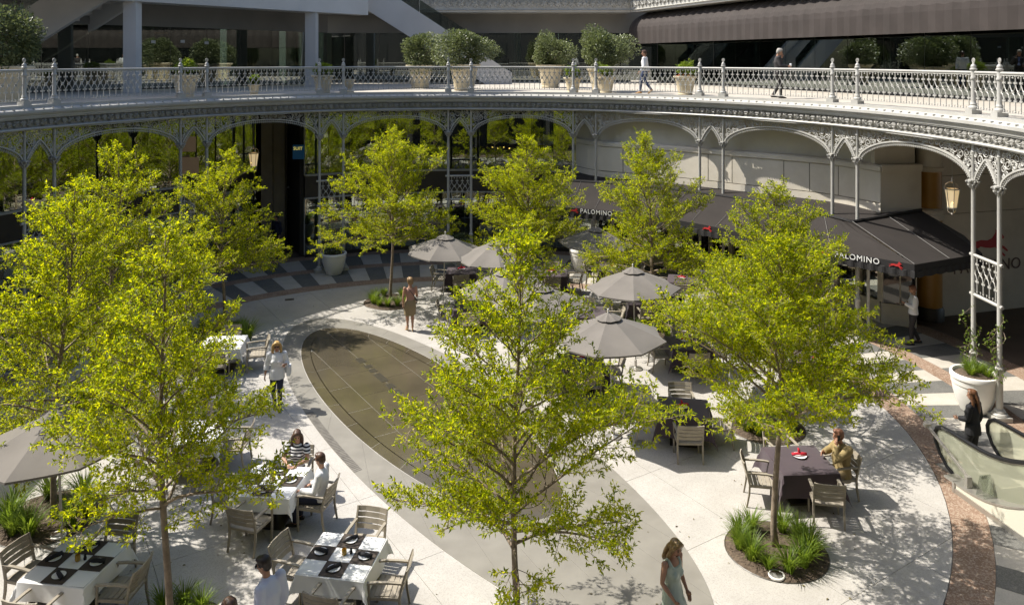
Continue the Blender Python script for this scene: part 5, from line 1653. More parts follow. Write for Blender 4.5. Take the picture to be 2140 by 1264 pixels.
def set_table(kind, x, y, yaw, desc, chairs, seed, settings=True, red=True, gap=0.80):
    """desc names the table: 'the purple table where a man in tan sits'"""
    rz = R(yaw); rg = random.Random(seed)
    def W_(lx, ly, z): return (x + lx * math.cos(rz) - ly * math.sin(rz), y + lx * math.sin(rz) + ly * math.cos(rz), z)
    grp = 'white-clothed dining tables' if kind == 'white' else 'purple-clothed dining tables'
    table_base(x, y, rz, 'square pedestal table hidden under the cloth of ' + desc, 'square dining tables')
    o = inst('tablecloth', (cw if kind == 'white' else cdk)[seed % 2], None, (x, y, 0.742), rz)
    tag(o, ('white' if kind == 'white' else 'dark aubergine') + ' cloth draped over ' + desc, 'tablecloth', grp)
    if kind == 'white' and settings:
        for sd2, (sx, sy) in SIDES.items():
            p = W_(sx * 0.36, sy * 0.36, 0.749)
            if True:
                q = W_(sx * 0.36, sy * 0.36, 0.749)
                o = inst('placemat', mat_me, None, q, rz); tag(o, 'dark brown placemat on the %s side of %s' % (sd2, desc), 'placemat', 'brown placemats')
                q2 = W_(sx * 0.37, sy * 0.37, 0.753)
                o = inst('plate', plate_me, None, q2, 0); tag(o, 'small white plate on the %s mat of %s' % (sd2, desc), 'plate', 'small white plates')
                o = inst('napkin', nk_me, None, (q2[0], q2[1], q2[2] + 0.012), rz + rg.uniform(-0.9, 0.9) + (0.6 if sx else 0)); tag(o, 'rolled black napkin on the %s plate of %s' % (sd2, desc), 'napkin', 'black napkins')
        q = W_(0.02, 0.02, 0.748)
        v = thing('candle_jar', 'small amber glass jar in the middle of ' + desc, 'jar', q, 0, 'amber jars')
        m = MB(); m.lathe([(0.035, 0), (0.04, 0.01), (0.04, 0.085), (0.036, 0.09), (0.033, 0.05)], 14); m.build('glass', mat_amber, v, True, 40)
        q = W_(0.12, 0.06, 0.748)
        v = thing('pepper_shaker', 'dark little shaker beside the jar on ' + desc, 'shaker', q, 0, 'dark shakers')
        m = MB(); m.lathe([(0.022, 0), (0.025, 0.03), (0.016, 0.06), (0.02, 0.075), (0.008, 0.09)], 12); m.build('body', M['napkin_black'], v, True, 40)
    if kind == 'dark' and red:
        q = W_(rg.uniform(-.08, .08), rg.uniform(0.0, .12), 0.75)
        o = inst('plate', bplate_me, None, q, 0); tag(o, 'white plate in the middle of ' + desc, 'plate', 'white plates with red napkins')
        o = inst('napkin', nred_me, None, (q[0], q[1], q[2] + 0.012), rg.uniform(-.6, .6)); tag(o, 'red napkin folded on the plate of ' + desc, 'napkin', 'red napkins')
    for sd2, (dx, dy, da) in chairs.items():
        sx, sy = SIDES[sd2]
        q = W_(sx * gap + dx, sy * gap + dy, 0)
        face = math.atan2(-sy, -sx) - PI / 2
        chair(q[0], q[1], rz + face + R(da), 'grey teak armchair at the %s side of %s' % (sd2, desc), 'grey slatted teak armchairs')
mat_amber = mat('amber_glass', (0.5, 0.3, 0.05), 0.15, spec=0.6)
Z3 = (0, 0, 0)
ALL = dict(near=(0, 0, 4), far=(0.03, 0, -5), left=(0, 0.02, 3), right=(0, 0, -4))
set_table('white', -6.92, 12.52, -8.4, 'the bottom left white table', dict(near=(-0.05, 0.02, 0), far=(0.05, 0, 0), left=(-0.06, 0.1, -6), right=(0.05, -0.05, 4)), 1)
set_table('white', -2.72, 12.68, -9.6, 'the bottom centre white table', dict(near=(0.12, 0.02, -6), far=(0.06, 0.05, -4), left=(-0.02, 0.05, -8), right=(0.02, -0.15, 6)), 2)
set_table('white', -4.54, 14.93, -6.0, "the couple's white table", dict(near=(-0.05, -0.02, -12), far=(0.16, 0.02, 8), left=(0, 0, 0), right=(0.1, -0.06, -6)), 3)
set_table('white', -8.12, 22.2, 8, 'the white table behind the blond woman', dict(near=(0, 0, 0), far=(0, 0, 0), right=(0.12, -0.1, 10), left=(0, 0, 0)), 4, settings=False)
set_table('white', -6.75, 16.9, 5, 'the white table behind the left crown', ALL, 5, settings=False)
set_table('dark', 5.72, 15.72, 3.9, "the tan-jacket man's purple table", dict(near=(0.16, -0.02, -14), far=(0.0, 0.05, 4), left=(-0.04, -0.1, -14), right=(0.0, 0.0, 4)), 6)
set_table('dark', 3.92, 18.04, -11, 'the shaded table right of the fountain', dict(near=(0.08, 0.0, 9), far=(-0.02, 0.02, 8), left=(0.0, 0, 4), right=(0.03, 0.02, -4)), 7)
set_table('dark', 4.95, 22.2, 2, 'the table just behind the shaded one', ALL, 8)
set_table('dark', 4.35, 26.2, 0, 'the table beyond the sunlit umbrella', ALL, 9)
set_table('dark', 1.5, 29.5, -3, 'the purple table before the awning pot', dict(near=(0, 0, 6), right=(0.04, 0, -10), far=(0, 0, 0), left=(0, 0, 0)), 10)
set_table('dark', -1.9, 29.85, 0, 'the leftmost back purple table', dict(near=(0.02, 0, 8), left=(-0.02, 0, -6), right=(0, 0, 6), far=(0, 0, 0)), 11)
set_table('dark', 2.4, 24.9, 0, 'the table left of the sunlit umbrella', ALL, 12)
set_table('dark', -1.3, 25.6, 0, 'the dark table by the woman in pink', ALL, 13)
set_table('dark', 1.85, 20.9, 6, 'the table behind the nearest umbrella', ALL, 14)
set_table('dark', 8.05, 21.0, -20, 'the dark table at the pebble band', ALL, 15)
set_table('dark', 6.6, 24.7, -10, 'the dark table below the middle awning', ALL, 16)
set_table('dark', 3.9, 30.2, -8, 'the dark table behind the dark umbrella', ALL, 17)
set_table('dark', 6.2, 28.6, -15, 'the dark table by the shaded pot', ALL, 18)

# ---------------------------------------------------------------- umbrellas
UR, UZ, UA = 1.32, 2.28, 2.80
def um_panel():
    m = MB(); n = 6; vs = []; fs = []
    a0, a1 = -PI / 8, PI / 8
    for i in range(n + 1):
        t = i / n
        r = 0.10 + (UR - 0.10) * t
        z = UA - 0.06 - (UA - 0.06 - UZ) * (t ** 1.12)
        for k in range(5):
            f = k / 4
            p0 = Vector((r * math.cos(a0), r * math.sin(a0), z)); p1 = Vector((r * math.cos(a1), r * math.sin(a1), z))
            p = p0.lerp(p1, f); p.z -= 0.045 * t * math.sin(PI * f) * (1 - 0.3 * t)
            if i == n: 
                c = 0.045 * math.sin(PI * f); p -= Vector((p.x, p.y, 0)).normalized() * c
            vs.append(p)
    for k in range(5): vs.append(vs[n * 5 + k] + Vector((0, 0, -0.035)))
    for i in range(n + 1):
        for k in range(4): fs.append((i * 5 + k, (i + 1) * 5 + k, (i + 1) * 5 + k + 1, i * 5 + k + 1))
    m.add(vs, fs); return m.mesh('canopy_panel', M['canvas'], True, 50)
UPM = um_panel()
m = MB(); n = 16; vs = [(0, 0, UA + 0.05)]
for r, z in ((0.15, UA + 0.0), (0.30, UA - 0.075)):
    for k in range(n):
        q = 2 * PI * k / n; rr_ = r * (1.0 if k % 2 == 0 else 0.97)
        vs.append((rr_ * math.cos(q), rr_ * math.sin(q), z + (0.0 if k % 2 == 0 else -0.014)))
m.add(vs, [(0, 1 + k, 1 + (k + 1) % n) for k in range(n)] + [(1 + k, 1 + n + k, 1 + n + (k + 1) % n, 1 + (k + 1) % n) for k in range(n)])
VC = m.mesh('vent_cap', M['canvas'], False)
m = MB(); m.lathe([(0.02, 0.0), (0.02, UA + 0.04)], 10); UPO = m.mesh('pole', M['pole'], True, 40)
m = MB(); m.lathe([(0.024, UA + 0.03), (0.03, UA + 0.05), (0.014, UA + 0.07), (0.026, UA + 0.10), (0.02, UA + 0.13), (0.004, UA + 0.145)], 10); UFI = m.mesh('finial', M['pole'], True)
m = MB(); m.bar((0.04, 0, UA - 0.11), (UR - 0.02, 0, UZ - 0.02), 0.016, 0.02); m.bar((0.03, 0, UA - 0.62), (0.7, 0, UA - 0.42), 0.014, 0.014); URB = m.mesh('rib', M['pole'])
m = MB(); m.lathe([(0.19, 0), (0.19, 0.03), (0.06, 0.05), (0.035, 0.07), (0.035, 0.25), (0.022, 0.26)], 16); UBS = m.mesh('foot', M['steel'], True, 40)
def umbrella(x, y, rz, label):
    u = thing('garden_umbrella', label, 'umbrella', (x, y, 0), rz, 'grey octagonal garden umbrellas')
    for k in range(8):
        inst('canopy_panel', UPM, u, (0, 0, 0), k * PI / 4); inst('rib', URB, u, (0, 0, 0), PI / 8 + k * PI / 4)
    u.rotation_euler = (R(2.2 * math.sin(x * 7)), R(2.2 * math.cos(y * 5)), rz)
    inst('vent_cap', VC, u, (0, 0, 0), PI / 8); inst('pole', UPO, u); inst('finial', UFI, u); inst('foot', UBS, u)
    return u
for x, y, a, lb in ((-2.33, 26.5, 0.1, 'open grey umbrella leftmost at the back, dappled with leaf shadows'), (-0.42, 25.7, 0.5, 'open grey umbrella second from left at the back'),
                    (-0.08, 22.05, 0.3, 'open grey umbrella right of the woman in pink, half behind leaves'), (0.83, 20.5, 0.2, 'open grey umbrella behind the front middle tree, only its tip clear'),
                    (3.48, 22.2, 0.25, 'open sunlit grey umbrella below the cream-wall tree'), (2.34, 18.2, 0.05, 'nearest open grey umbrella right of the fountain'),
                    (2.82, 27.7, 0.3, 'dark umbrella in the shade below the awning lettering'), (5.68, 20.6, 0.4, 'open umbrella peeping out left of the right-hand tree'),
                    (-7.53, 13.25, 0.35, 'big grey umbrella at the left edge beside the shaded bed')):
    umbrella(x, y, a, lb)

# ---------------------------------------------------------------- hanging lanterns
def lantern(p, top, label):
    l = thing('hanging_lantern', label, 'lantern', tuple(p), 0, 'lit hanging lanterns')
    m = MB(); m.tube([(0, 0, 0.42), (0, 0, top - p[2])], 0.008, 5); m.lathe([(0.03, 0.42), (0.05, 0.45), (0.02, 0.5), (0.03, 0.54), (0.01, 0.58)], 8); m.build('hanger', M['steel'], l)
    hex_ = [(math.cos(PI / 3 * k + .3), math.sin(PI / 3 * k + .3)) for k in range(6)]
    m = MB(); r0, r1 = 0.12, 0.19
    for k in range(6):
        a, b = hex_[k], hex_[(k + 1) % 6]
        m.add([(a[0] * r0, a[1] * r0, -0.28), (b[0] * r0, b[1] * r0, -0.28), (b[0] * r1, b[1] * r1, 0.24), (a[0] * r1, a[1] * r1, 0.24)], [(0, 1, 2, 3)])
    m.build('glass', M['lamp_glow'], l)
    m = MB()
    for k in range(6):
        a = hex_[k]; b = hex_[(k + 1) % 6]
        m.bar((a[0] * (r0 + .004), a[1] * (r0 + .004), -0.28), (a[0] * (r1 + .004), a[1] * (r1 + .004), 0.24), 0.016, 0.016)
        m.bar((a[0] * (r1 + .015), a[1] * (r1 + .015), 0.25), (b[0] * (r1 + .015), b[1] * (r1 + .015), 0.25), 0.05, 0.03)
        m.bar((a[0] * (r0 + .01), a[1] * (r0 + .01), -0.29), (b[0] * (r0 + .01), b[1] * (r0 + .01), -0.29), 0.03, 0.03)
        if k % 2 == 0:
            m.tube([(a[0] * r1, a[1] * r1, 0.26), (a[0] * r1 * .95, a[1] * r1 * .95, 0.36), (a[0] * r1 * .5, a[1] * r1 * .5, 0.43), (0, 0, 0.45)], 0.01, 5)
            m.tube([(a[0] * r0, a[1] * r0, -0.3), (a[0] * r0, a[1] * r0, -0.4), (a[0] * r0 * .4, a[1] * r0 * .4, -0.46), (0, 0, -0.45)], 0.012, 5)
    m.ball((0, 0, -0.47), 0.03, 8, 5)
    m.build('frame', M['steel'], l)
    for k in range(2):
        m = MB(); m.ball((0.05 * (1 - 2 * k), -0.105, 0.05 - 0.18 * k), 0.022, 8, 6); m.build('bulb', M['lamp_bulb'], l)
    return l
a_ = ang_px(530, 1.3); p_ = E(a_, 1.3, 0); lantern((p_.x, p_.y, EYE - (333 - YH) * p_.y / FPX), 6.54, 'lit lantern hanging before the dark shop entrance')
a_ = ang_px(1990, 1.2); p_ = E(a_, 1.2, 0); lantern((p_.x, p_.y, EYE - (413 - YH) * p_.y / FPX), 6.54, 'lit lantern hanging beside the right-hand columns')

# ---------------------------------------------------------------- escalator
esc = thing('escalator', 'escalator with pale glass sides and black handrails at the right edge', 'escalator', (9.2, 16.6, 0))
ED = Vector((0.2, -0.98, 0)).normalized(); EN = Vector((0.98, 0.2, 0)).normalized()
def epart(mb, name, m, parent=None, smooth=False, angle=None):
    mb.v = [(p[0] - 9.2, p[1] - 16.6, p[2]) for p in mb.v]
    return mb.build(name, m, parent or esc, smooth, angle)
def zf(s):
    if s < 1.1: return 0.0
    if s < 2.6: return 0.577 * (s - 1.1) ** 2 / 3.0
    return 0.577 * 0.75 + 0.577 * (s - 2.6)
SE = 7.0
S1 = Vector((9.0, 16.82, 0)); S2 = Vector((10.32, 17.16, 0))
for S_ in (S1, S2):
    ba = empty('balustrade', esc)
    def Q(s, z, n=0.0): return S_ + ED * s + EN * n + Vector((0, 0, z))
    rail = [(0.62, 0.12), (0.38, 0.22), (0.18, 0.40), (0.04, 0.62), (0.02, 0.76), (0.08, 0.89), (0.22, 0.965), (0.5, 0.985)] + [(0.5 + 0.25 * k, zf(0.5 + 0.25 * k) + 0.985) for k in range(1, 27)]
    m = MB(); m.tube([Q(s, z) for s, z in rail], (0.044), 6, sq=EN); epart(m, 'handrail', M['rubber'], ba, True, 60)
    m = MB(); m.tube([Q(s + 0.012, z - 0.03 if s > .3 else z) for s, z in rail], 0.026, 5, sq=EN); epart(m, 'rail_guide', M['steel'], ba, True, 60)
    gl_top = [(s, z - 0.03) for s, z in rail[1:]]
    ss = [0.10 + 0.28 * k for k in range(25)]
    def top_z(s):
        for (a, za), (b, zb) in zip(rail[4:-1], rail[5:]):
            if a <= s <= b: return za + (zb - za) * (s - a) / max(1e-6, b - a) - 0.03
        return zf(s) + 0.95
    def bot_z(s):
        if s < 0.62: return max(0.18, 0.6 - 0.9 * (s - 0.05) ** 0.7)
        return zf(s) + 0.20
    for g0, g1 in ((0.06, 2.35), (2.37, 4.6), (4.62, 6.9)):
        m = MB(); n = 14; vs = []
        for k in range(n + 1):
            s = g0 + (g1 - g0) * k / n
            for nn in (-0.006, 0.006): vs += [Q(s, bot_z(s), nn), Q(s, top_z(s), nn)]
        fs = []
        for k in range(n):
            b = 4 * k
            fs += [(b, b + 4, b + 5, b + 1), (b + 2, b + 3, b + 7, b + 6), (b + 1, b + 5, b + 7, b + 3), (b, b + 2, b + 6, b + 4)]
        m.add(vs, fs); epart(m, 'glass_panel', M['glass_pale'], ba)
    out = -1 if S_ is S1 else 1
    m = MB(); vs = []; n = 24
    for k in range(n + 1):
        s = 0.62 + (SE - 0.62) * k / n
        vs += [Q(s, zf(s) + 0.205, 0.05 * -out), Q(s, zf(s) + 0.205, 0.30 * out), Q(s, zf(s) + 0.17, 0.30 * out)]
    m.add(vs, [(3 * k + j, 3 * k + 3 + j, 3 * k + 4 + j, 3 * k + 1 + j) for k in range(n) for j in range(2)]); fix_normals(epart(m, 'deck', M['steel'], ba))
    m = MB(); vs = []
    for k in range(n + 1):
        s = 0.9 + (SE - 0.9) * k / n
        vs += [Q(s, zf(s) + 0.175, 0.29 * out), Q(s, 0.10 + max(0, zf(s) - 1.4), 0.29 * out)]
    m.add(vs, [(2 * k, 2 * k + 2, 2 * k + 3, 2 * k + 1) for k in range(n)]); fix_normals(epart(m, 'side_panel', M['esc_panel'], ba))
    m = MB(); m.bar(Q(0.9, 0.05, 0.30 * out), Q(SE, 0.05, 0.30 * out), 0.03, 0.1); epart(m, 'kick_strip', M['steel'], ba)
    m = MB(); m.bar(Q(0.9, 0.0, 0.22 * out), Q(0.9, 0.205, 0.22 * out), 0.2, 0.06, up=tuple(ED)); epart(m, 'end_cap', M['steel'], ba)
# comb plate and steps
m = MB(); c0 = (S1 + S2) / 2
m.bar(c0 + ED * -0.1 + Vector((0, 0, 0.006)), c0 + ED * 1.0 + Vector((0, 0, 0.006)), 1.1, 0.012); epart(m, 'comb_plate', M['steel'])
for k in range(14):
    s = 1.05 + 0.4 * k
    m = MB(); z = zf(s + 0.2); m.bar(c0 + ED * s + Vector((0, 0, z)), c0 + ED * (s + 0.4) + Vector((0, 0, z)), 1.02, 0.02); m.bar(c0 + ED * (s + .4) + Vector((0, 0, z)), c0 + ED * (s + .4) + Vector((0, 0, zf(s + .6))), 1.02, 0.02, up=tuple(ED)); epart(m, 'step', M['fascia'])
# metal guard arm beside the near balustrade and the clear notice stand on its deck
gd = thing('guard_bar', 'slanting metal guard bar leaning beside the escalator glass', 'barrier', tuple(S1 + EN * -0.16 + ED * 1.12))
m = MB(); o0 = S1 + EN * -0.16 + ED * 1.12
A_ = EN * -0.02 + ED * -1.12 + Vector((0, 0, 0.93)); B_ = Vector((0, 0, 0.40))
m.bar(A_, B_, 0.05, 0.04); m.build('arm', M['steel'], gd)
m = MB(); m.bar((0, 0, 0), B_ + Vector((0, 0, 0.02)), 0.10, 0.10, up=(1, 0, 0)); m.build('post', M['steel'], gd)
m = MB(); m.box(tuple(A_), (0.13, 0.10, 0.08)); m.build('head', M['steel'], gd)
ns = thing('notice_stand', 'clear acrylic tent-shaped notice stand on the escalator side deck', 'notice stand', tuple(S1 + EN * -0.16 + ED * 1.55 + Vector((0, 0, zf(1.55) + 0.206))))
for s in (-1, 1):
    m = MB(); m.bar(ED * (0.10 * s), Vector((0, 0, 0.42)) + ED * (0.008 * s), 0.24, 0.006, up=tuple(ED)); m.build('sheet', M['acrylic'], ns)
m = MB(); m.bar(Vector((0, 0, 0.33)) + ED * -0.035, Vector((0, 0, 0.39)) + ED * -0.02, 0.12, 0.008, up=tuple(ED)); m.build('printed_label', M['fascia'], ns)
# a dark low box behind the shaded table, drain covers in the paving
o = MB(); o.lathe([(0.14, 0.0), (0.15, 0.004), (0.12, 0.006)], 20); p = G(1340, 925); tag(o.build('floor_cover', M['border'], None, loc=(p.x, p.y, 0.002)), 'round flush cover in the concrete left of the shaded black table', 'floor cover')
o = MB(); o.box((0, 0, 0.004), (0.32, 0.2, 0.006)); p = G(605, 626); tag(o.build('drain_cover', M['grate'], None, loc=(p.x, p.y, 0.001), rz=0.3), 'small dark drain cover in the shaded concrete near the back', 'drain cover')
# ---------------------------------------------------------------- people
def fuse(mb, voxel, smooth=4, fac=0.5):
    """join overlapping limbs into one continuous skin"""
    me = mb.mesh('t', [])
    o = bpy.data.objects.new('t', me); COL.objects.link(o)
    r = o.modifiers.new('r', 'REMESH'); r.mode = 'VOXEL'; r.voxel_size = voxel; r.adaptivity = 0.0
    s = o.modifiers.new('s', 'SMOOTH'); s.factor = fac; s.iterations = smooth
    dg = bpy.context.evaluated_depsgraph_get(); dg.update()
    out = bpy.data.meshes.new_from_object(o.evaluated_get(dg))
    bpy.data.objects.remove(o); bpy.data.meshes.remove(me)
    return out
V3 = lambda *a: Vector(a)
STAND = dict(pelvis=V3(0, 0, .95), chest=V3(0, .0, 1.27), neck=V3(0, -.01, 1.46), head=V3(0, .02, 1.625),
             hipL=V3(-.09, 0, .90), hipR=V3(.09, 0, .90), kneeL=V3(-.095, .02, .49), kneeR=V3(.095, .02, .49), ankL=V3(-.10, -.02, .08), ankR=V3(.10, -.02, .08),
             shL=V3(-.185, -.01, 1.41), shR=V3(.185, -.01, 1.41), elL=V3(-.235, -.04, 1.13), elR=V3(.235, -.04, 1.13), wrL=V3(-.24, .05, .89), wrR=V3(.24, .05, .89), yaw=0.0, pitch=0.0, roll=0.0)
SIT = dict(pelvis=V3(0, -.02, .53), chest=V3(0, -.04, .86), neck=V3(0, -.03, 1.05), head=V3(0, .0, 1.215),
           hipL=V3(-.10, .0, .51), hipR=V3(.10, .0, .51), kneeL=V3(-.12, .44, .51), kneeR=V3(.12, .44, .51), ankL=V3(-.12, .42, .08), ankR=V3(.12, .42, .08),
           shL=V3(-.185, -.04, 1.00), shR=V3(.185, -.04, 1.00), elL=V3(-.24, .04, .74), elR=V3(.24, .04, .74), wrL=V3(-.14, .28, .72), wrR=V3(.14, .28, .72), yaw=0.0, pitch=0.0, roll=0.0)
def lim(mb, pts, rad, n=10, sq=None): mb.tube(pts, rad, n, sq=sq)
def sub(a, b, k=4): return [a.lerp(b, i / k) for i in range(k + 1)]
def limb3(mb, a, b, c, r0, r1, r2, e=0.0, bulge=1.08):
    pts = [a, a.lerp(b, .35), a.lerp(b, .75), b, b.lerp(c, .3), b.lerp(c, .7), c]
    rad = [r0 + e, r0 * 1.0 + e, (r0 * .3 + r1 * .75) + e, r1 + e, r1 * bulge + e, (r1 * .3 + r2 * .7) + e, r2 + e]
    mb.tube(pts, rad, 10)
def torso(mb, J, sc, e, lo=0.0, hi=1.0, fem=False, wide=1.0):
    p, c, n = J['pelvis'], J['chest'], J['neck']
    right = (J['shR'] - J['shL']).normalized()
    pr = (J['hipR'] - J['hipL']).normalized()
    sx = (0.92 if fem else 1.0) * wide
    st = [(p + V3(0, 0, -.10), .10, .09), (p + V3(0, 0, -.04), .165 * (1.02 if fem else .96), .118), (p.lerp(c, .25), .150 * sx, .105), (p.lerp(c, .5), (.122 if fem else .142) * wide, .093 * wide), (p.lerp(c, .8), .152 * sx, .112 * wide), (c, .168 * sx, .118 * wide),
          (c.lerp(n, .45), .172 * sx, .098), (c.lerp(n, .72), .135 * sx, .078), (c.lerp(n, .9), .075, .066), (n, .058, .058)]
    i0, i1 = int(lo), int(hi) if hi > 1 else len(st)
    st = st[i0:i1]
    mb.tube([s[0] for s in st], [(s[1] + e, s[2] + e) for s in st], 16, sq=right)
    if fem:
        f = right.cross(V3(0, 0, 1)); f = -f if f.dot(V3(0, 1, 0)) < 0 else f
        if lo < 5:
            for s in (-1, 1): mb.ball(c + right * (0.07 * s) + f * 0.075 + V3(0, 0, -.03), .058 + e, 10, 7)
def hand(J, side, sc):
    el, wr = J['el' + side], J['wr' + side]
    d = (J.get('hd' + side) or (wr - el)).normalized()
    s = -1 if side == 'L' else 1
    pal = J.get('pn' + side) or V3(-s, 0.2, 0.0)
    pal = (pal - d * pal.dot(d)).normalized()          # the way the palm faces
    acr = d.cross(pal).normalized()
    fwd = V3(0, 1, 0.2)
    if acr.dot(fwd) < 0: acr = -acr                    # acr points to the thumb side
    mb = MB()
    pc_ = wr + d * 0.05
    mb.tube([wr - d * .01, wr + d * .03, wr + d * .085], [(.024, .018), (.038, .015), (.038, .012)], 8, sq=acr)
    curl = J.get('curl' + side, 0.5)
    for k, (ln, off) in enumerate(((.072, .028), (.080, .010), (.075, -.009), (.058, -.027))):
        b = wr + d * .08 + acr * off; v = d.copy(); pts = [b]
        for q in range(3):
            v = (v + pal * curl * .55).normalized(); pts.append(pts[-1] + v * ln / 3)
        mb.tube(pts, [.0095, .009, .008, .006], 6)
    v = (d * .55 + acr * .8 + pal * .15).normalized(); b = wr + d * .025 + acr * .025
    mb.tube([b, b + v * .032, b + v * .032 + (d * .9 + pal * .3 + acr * .1).normalized() * .032], [.013, .011, .007], 6)
    return mb

def person(label, loc, rz, H, J, skin, hair, hair_style, outfit, fem=False, extras=None, group=None, wide=1.0, voxel=0.014):
    J = {**J}
    P = thing('person', label, 'person', loc, rz, group)
    P.scale = (H / 1.75,) * 3
    hm = Matrix.Translation(J['head']) @ Matrix.Rotation(J['yaw'], 4, 'Z') @ Matrix.Rotation(J['pitch'], 4, 'X') @ Matrix.Rotation(J['roll'], 4, 'Y')
    b = MB()
    torso(b, J, 1, -.004, fem=fem, wide=wide)
    for s in 'LR':
        limb3(b, J['hip' + s], J['knee' + s], J['ank' + s], .083, .054, .036)
        limb3(b, J['sh' + s], J['el' + s], J['wr' + s], .047, .036, .026)
        b.ball(J['sh' + s], .055, 10, 7)
        kn, an = J['knee' + s], J['ank' + s]
        fd_ = J.get('ft' + s) or V3(0, 1, 0)
        b.tube([an + V3(0, 0, -.0) - fd_ * .04, an + fd_ * .06 + V3(0, 0, -.035), an + fd_ * .15 + V3(0, 0, -.055)], [(.036, .036), (.040, .028), (.036, .014)], 8)
    b.tube([J['neck'] - V3(0, 0, .05), J['neck'] + V3(0, 0, .03), hm @ V3(0, -.015, -.05)], [.058, .052, .052], 10)
    h = MB()
    h.ball((0, -.008, .03), (.076, .094, .094), 14, 10)
    h.tube([(0, .012, .04), (0, .022, -.03), (0, .036, -.085), (0, .045, -.108)], [(.066, .07), (.060, .062), (.044, .042), (.022, .02)], 12)
    h.tube([(0, .086, .025), (0, .104, -.008), (0, .108, -.022), (0, .09, -.034)], [.008, .011, .014, .008], 6)
    for s in (-1, 1): h.ball((s * .076, -.005, -.002), (.011, .02, .03), 6, 5)
    b.merge(h, hm)
    me = fuse(b, voxel)
    if hand:
        hb = MB()
        for s in 'LR': hb.merge(hand(J, s, 1))
        bm = bmesh.new(); bm.from_mesh(me)
        t_ = hb.mesh('t', []); bm.from_mesh(t_); bm.to_mesh(me); bm.free(); bpy.data.meshes.remove(t_)
    me.materials.clear(); me.materials.append(skin); me.polygons.foreach_set('use_smooth', [True] * len(me.polygons)); me.name = 'body'
    inst('body', me, P)
    # face
    f = MB()
    for s in (-1, 1): f.ball((s * .031, .083, .022), (.013, .007, .007), 6, 5)
    f.v = [tuple(hm @ Vector(p)) for p in f.v]; 
    half = len(f.v) // 2
    for s in (-1, 1):
        e = MB(); e.ball((s * .031, .0835, .022), (.013, .008, .007), 6, 5); e.v = [tuple(hm @ Vector(p)) for p in e.v]; e.build('eye', M['eye'], P, True)
        e = MB(); e.tube([(s * .014, .088, .044), (s * .033, .087, .049), (s * .052, .076, .043)], .0045, 5); e.v = [tuple(hm @ Vector(p)) for p in e.v]; e.build('eyebrow', hair, P)
    e = MB(); e.ball((0, .084, -.058), (.022, .008, .007), 8, 5); e.v = [tuple(hm @ Vector(p)) for p in e.v]; e.build('mouth', M['lips'], P, True)
    # hair
    hh = MB()
    if hair_style != 'bald':
        hh.ball((0, -.022, .046), (.086, .098, .092), 14, 10)
        hh.ball((0, -.045, .0), (.078, .07, .085), 12, 8)
        if hair_style in ('crop', 'short'):
            hh.ball((0, .035, .098), (.066, .052, .036), 10, 7)
            for s in (-1, 1): hh.tube([(s * .074, .02, .05), (s * .078, .008, .0)], [.018, .010], 6)
        if hair_style == 'bob':
            hh.ball((0, -.04, -.045), (.092, .075, .075), 12, 8)
            for s in (-1, 1): hh.tube([(s * .04, .05, .10), (s * .084, .02, .05), (s * .09, -.005, -.03), (s * .078, .0, -.09)], [.04, .034, .032, .018], 8)
            hh.ball((0, .03, .10), (.07, .06, .04), 10, 7)
        if hair_style == 'wavy':
            hh.ball((0, .025, .105), (.075, .06, .04), 10, 7)
            for s in (-1, 1): hh.tube([(s * .03, .06, .108), (s * .082, .035, .065), (s * .10, .0, -.01), (s * .095, .01, -.08), (s * .11, .015, -.14), (s * .085, .01, -.19)], [.032, .036, .036, .042, .036, .02], 8)
            hh.tube([(0, -.06, .05), (0, -.09, -.05), (0, -.085, -.15)], [(.08, .05), (.10, .045), (.085, .03)], 10, sq=(1, 0, 0))
        if hair_style == 'long':
            L = J.get('hairlen', .30)
            hh.ball((0, .025, .10), (.072, .058, .042), 10, 7)
            for s in (-1, 1): hh.tube([(s * .025, .055, .108), (s * .08, .035, .06), (s * .093, .01, -.02), (s * .10, .0, -.10), (s * .10, .02, -L * .75), (s * .085, .025, -L)], [.028, .032, .034, .036, .034, .016], 8)
            hh.tube([(0, -.05, .06), (0, -.085, -.04), (0, -.10, -.14), (0, -.095, -L * .9), (0, -.09, -L * 1.15)], [(.08, .05), (.095, .05), (.105, .045), (.10, .04), (.06, .02)], 10, sq=(1, 0, 0))
        me = fuse(hh, .0115, 2); me.transform(hm)
        me.materials.clear(); me.materials.append(hair); me.polygons.foreach_set('use_smooth', [True] * len(me.polygons)); me.name = 'hair'; inst('hair', me, P)
    # clothes
    for g in outfit:
        kind, mt_ = g[0], g[1]; opt = g[2] if len(g) > 2 else {}
        c = MB(); e = opt.get('e', .012)
        if kind in ('shirt', 'jacket', 'top'):
            lo_ = opt.get('lo', 1)
            torso(c, J, 1, e, lo=lo_, hi=9 if kind != 'top' else 8, fem=fem, wide=wide)
            sl = opt.get('sleeve', 'long')
            for s in 'LR':
                sh, el, wr = J['sh' + s], J['el' + s], J['wr' + s]
                if sl == 'long': limb3(c, sh, el, el.lerp(wr, .93), .053, .046, .033, e)
                elif sl == 'three': limb3(c, sh, el, el.lerp(wr, .55), .053, .048, .046, e)
                elif sl == 'short': c.tube(sub(sh, sh.lerp(el, .62), 3), [.06 + e, .062 + e, .06 + e, .056 + e], 10)
                if sl != 'none': c.ball(sh, .06 + e, 10, 7)
            if kind != 'top': c.tube([J['neck'].lerp(J['chest'], .12), J['neck'] + V3(0, 0, .02)], [.068 + e * .5, .062], 12)
            if opt.get('skirted'):
                p = J['pelvis']; right = (J['hipR'] - J['hipL']).normalized()
                c.tube([p + V3(0, 0, .08), p + V3(0, 0, -.04), p + V3(0, 0, -.16)], [(.16 + e, .115 + e), (.178 + e, .13 + e), (.185 + e, .14 + e)], 14, sq=right)
        elif kind == 'trousers':
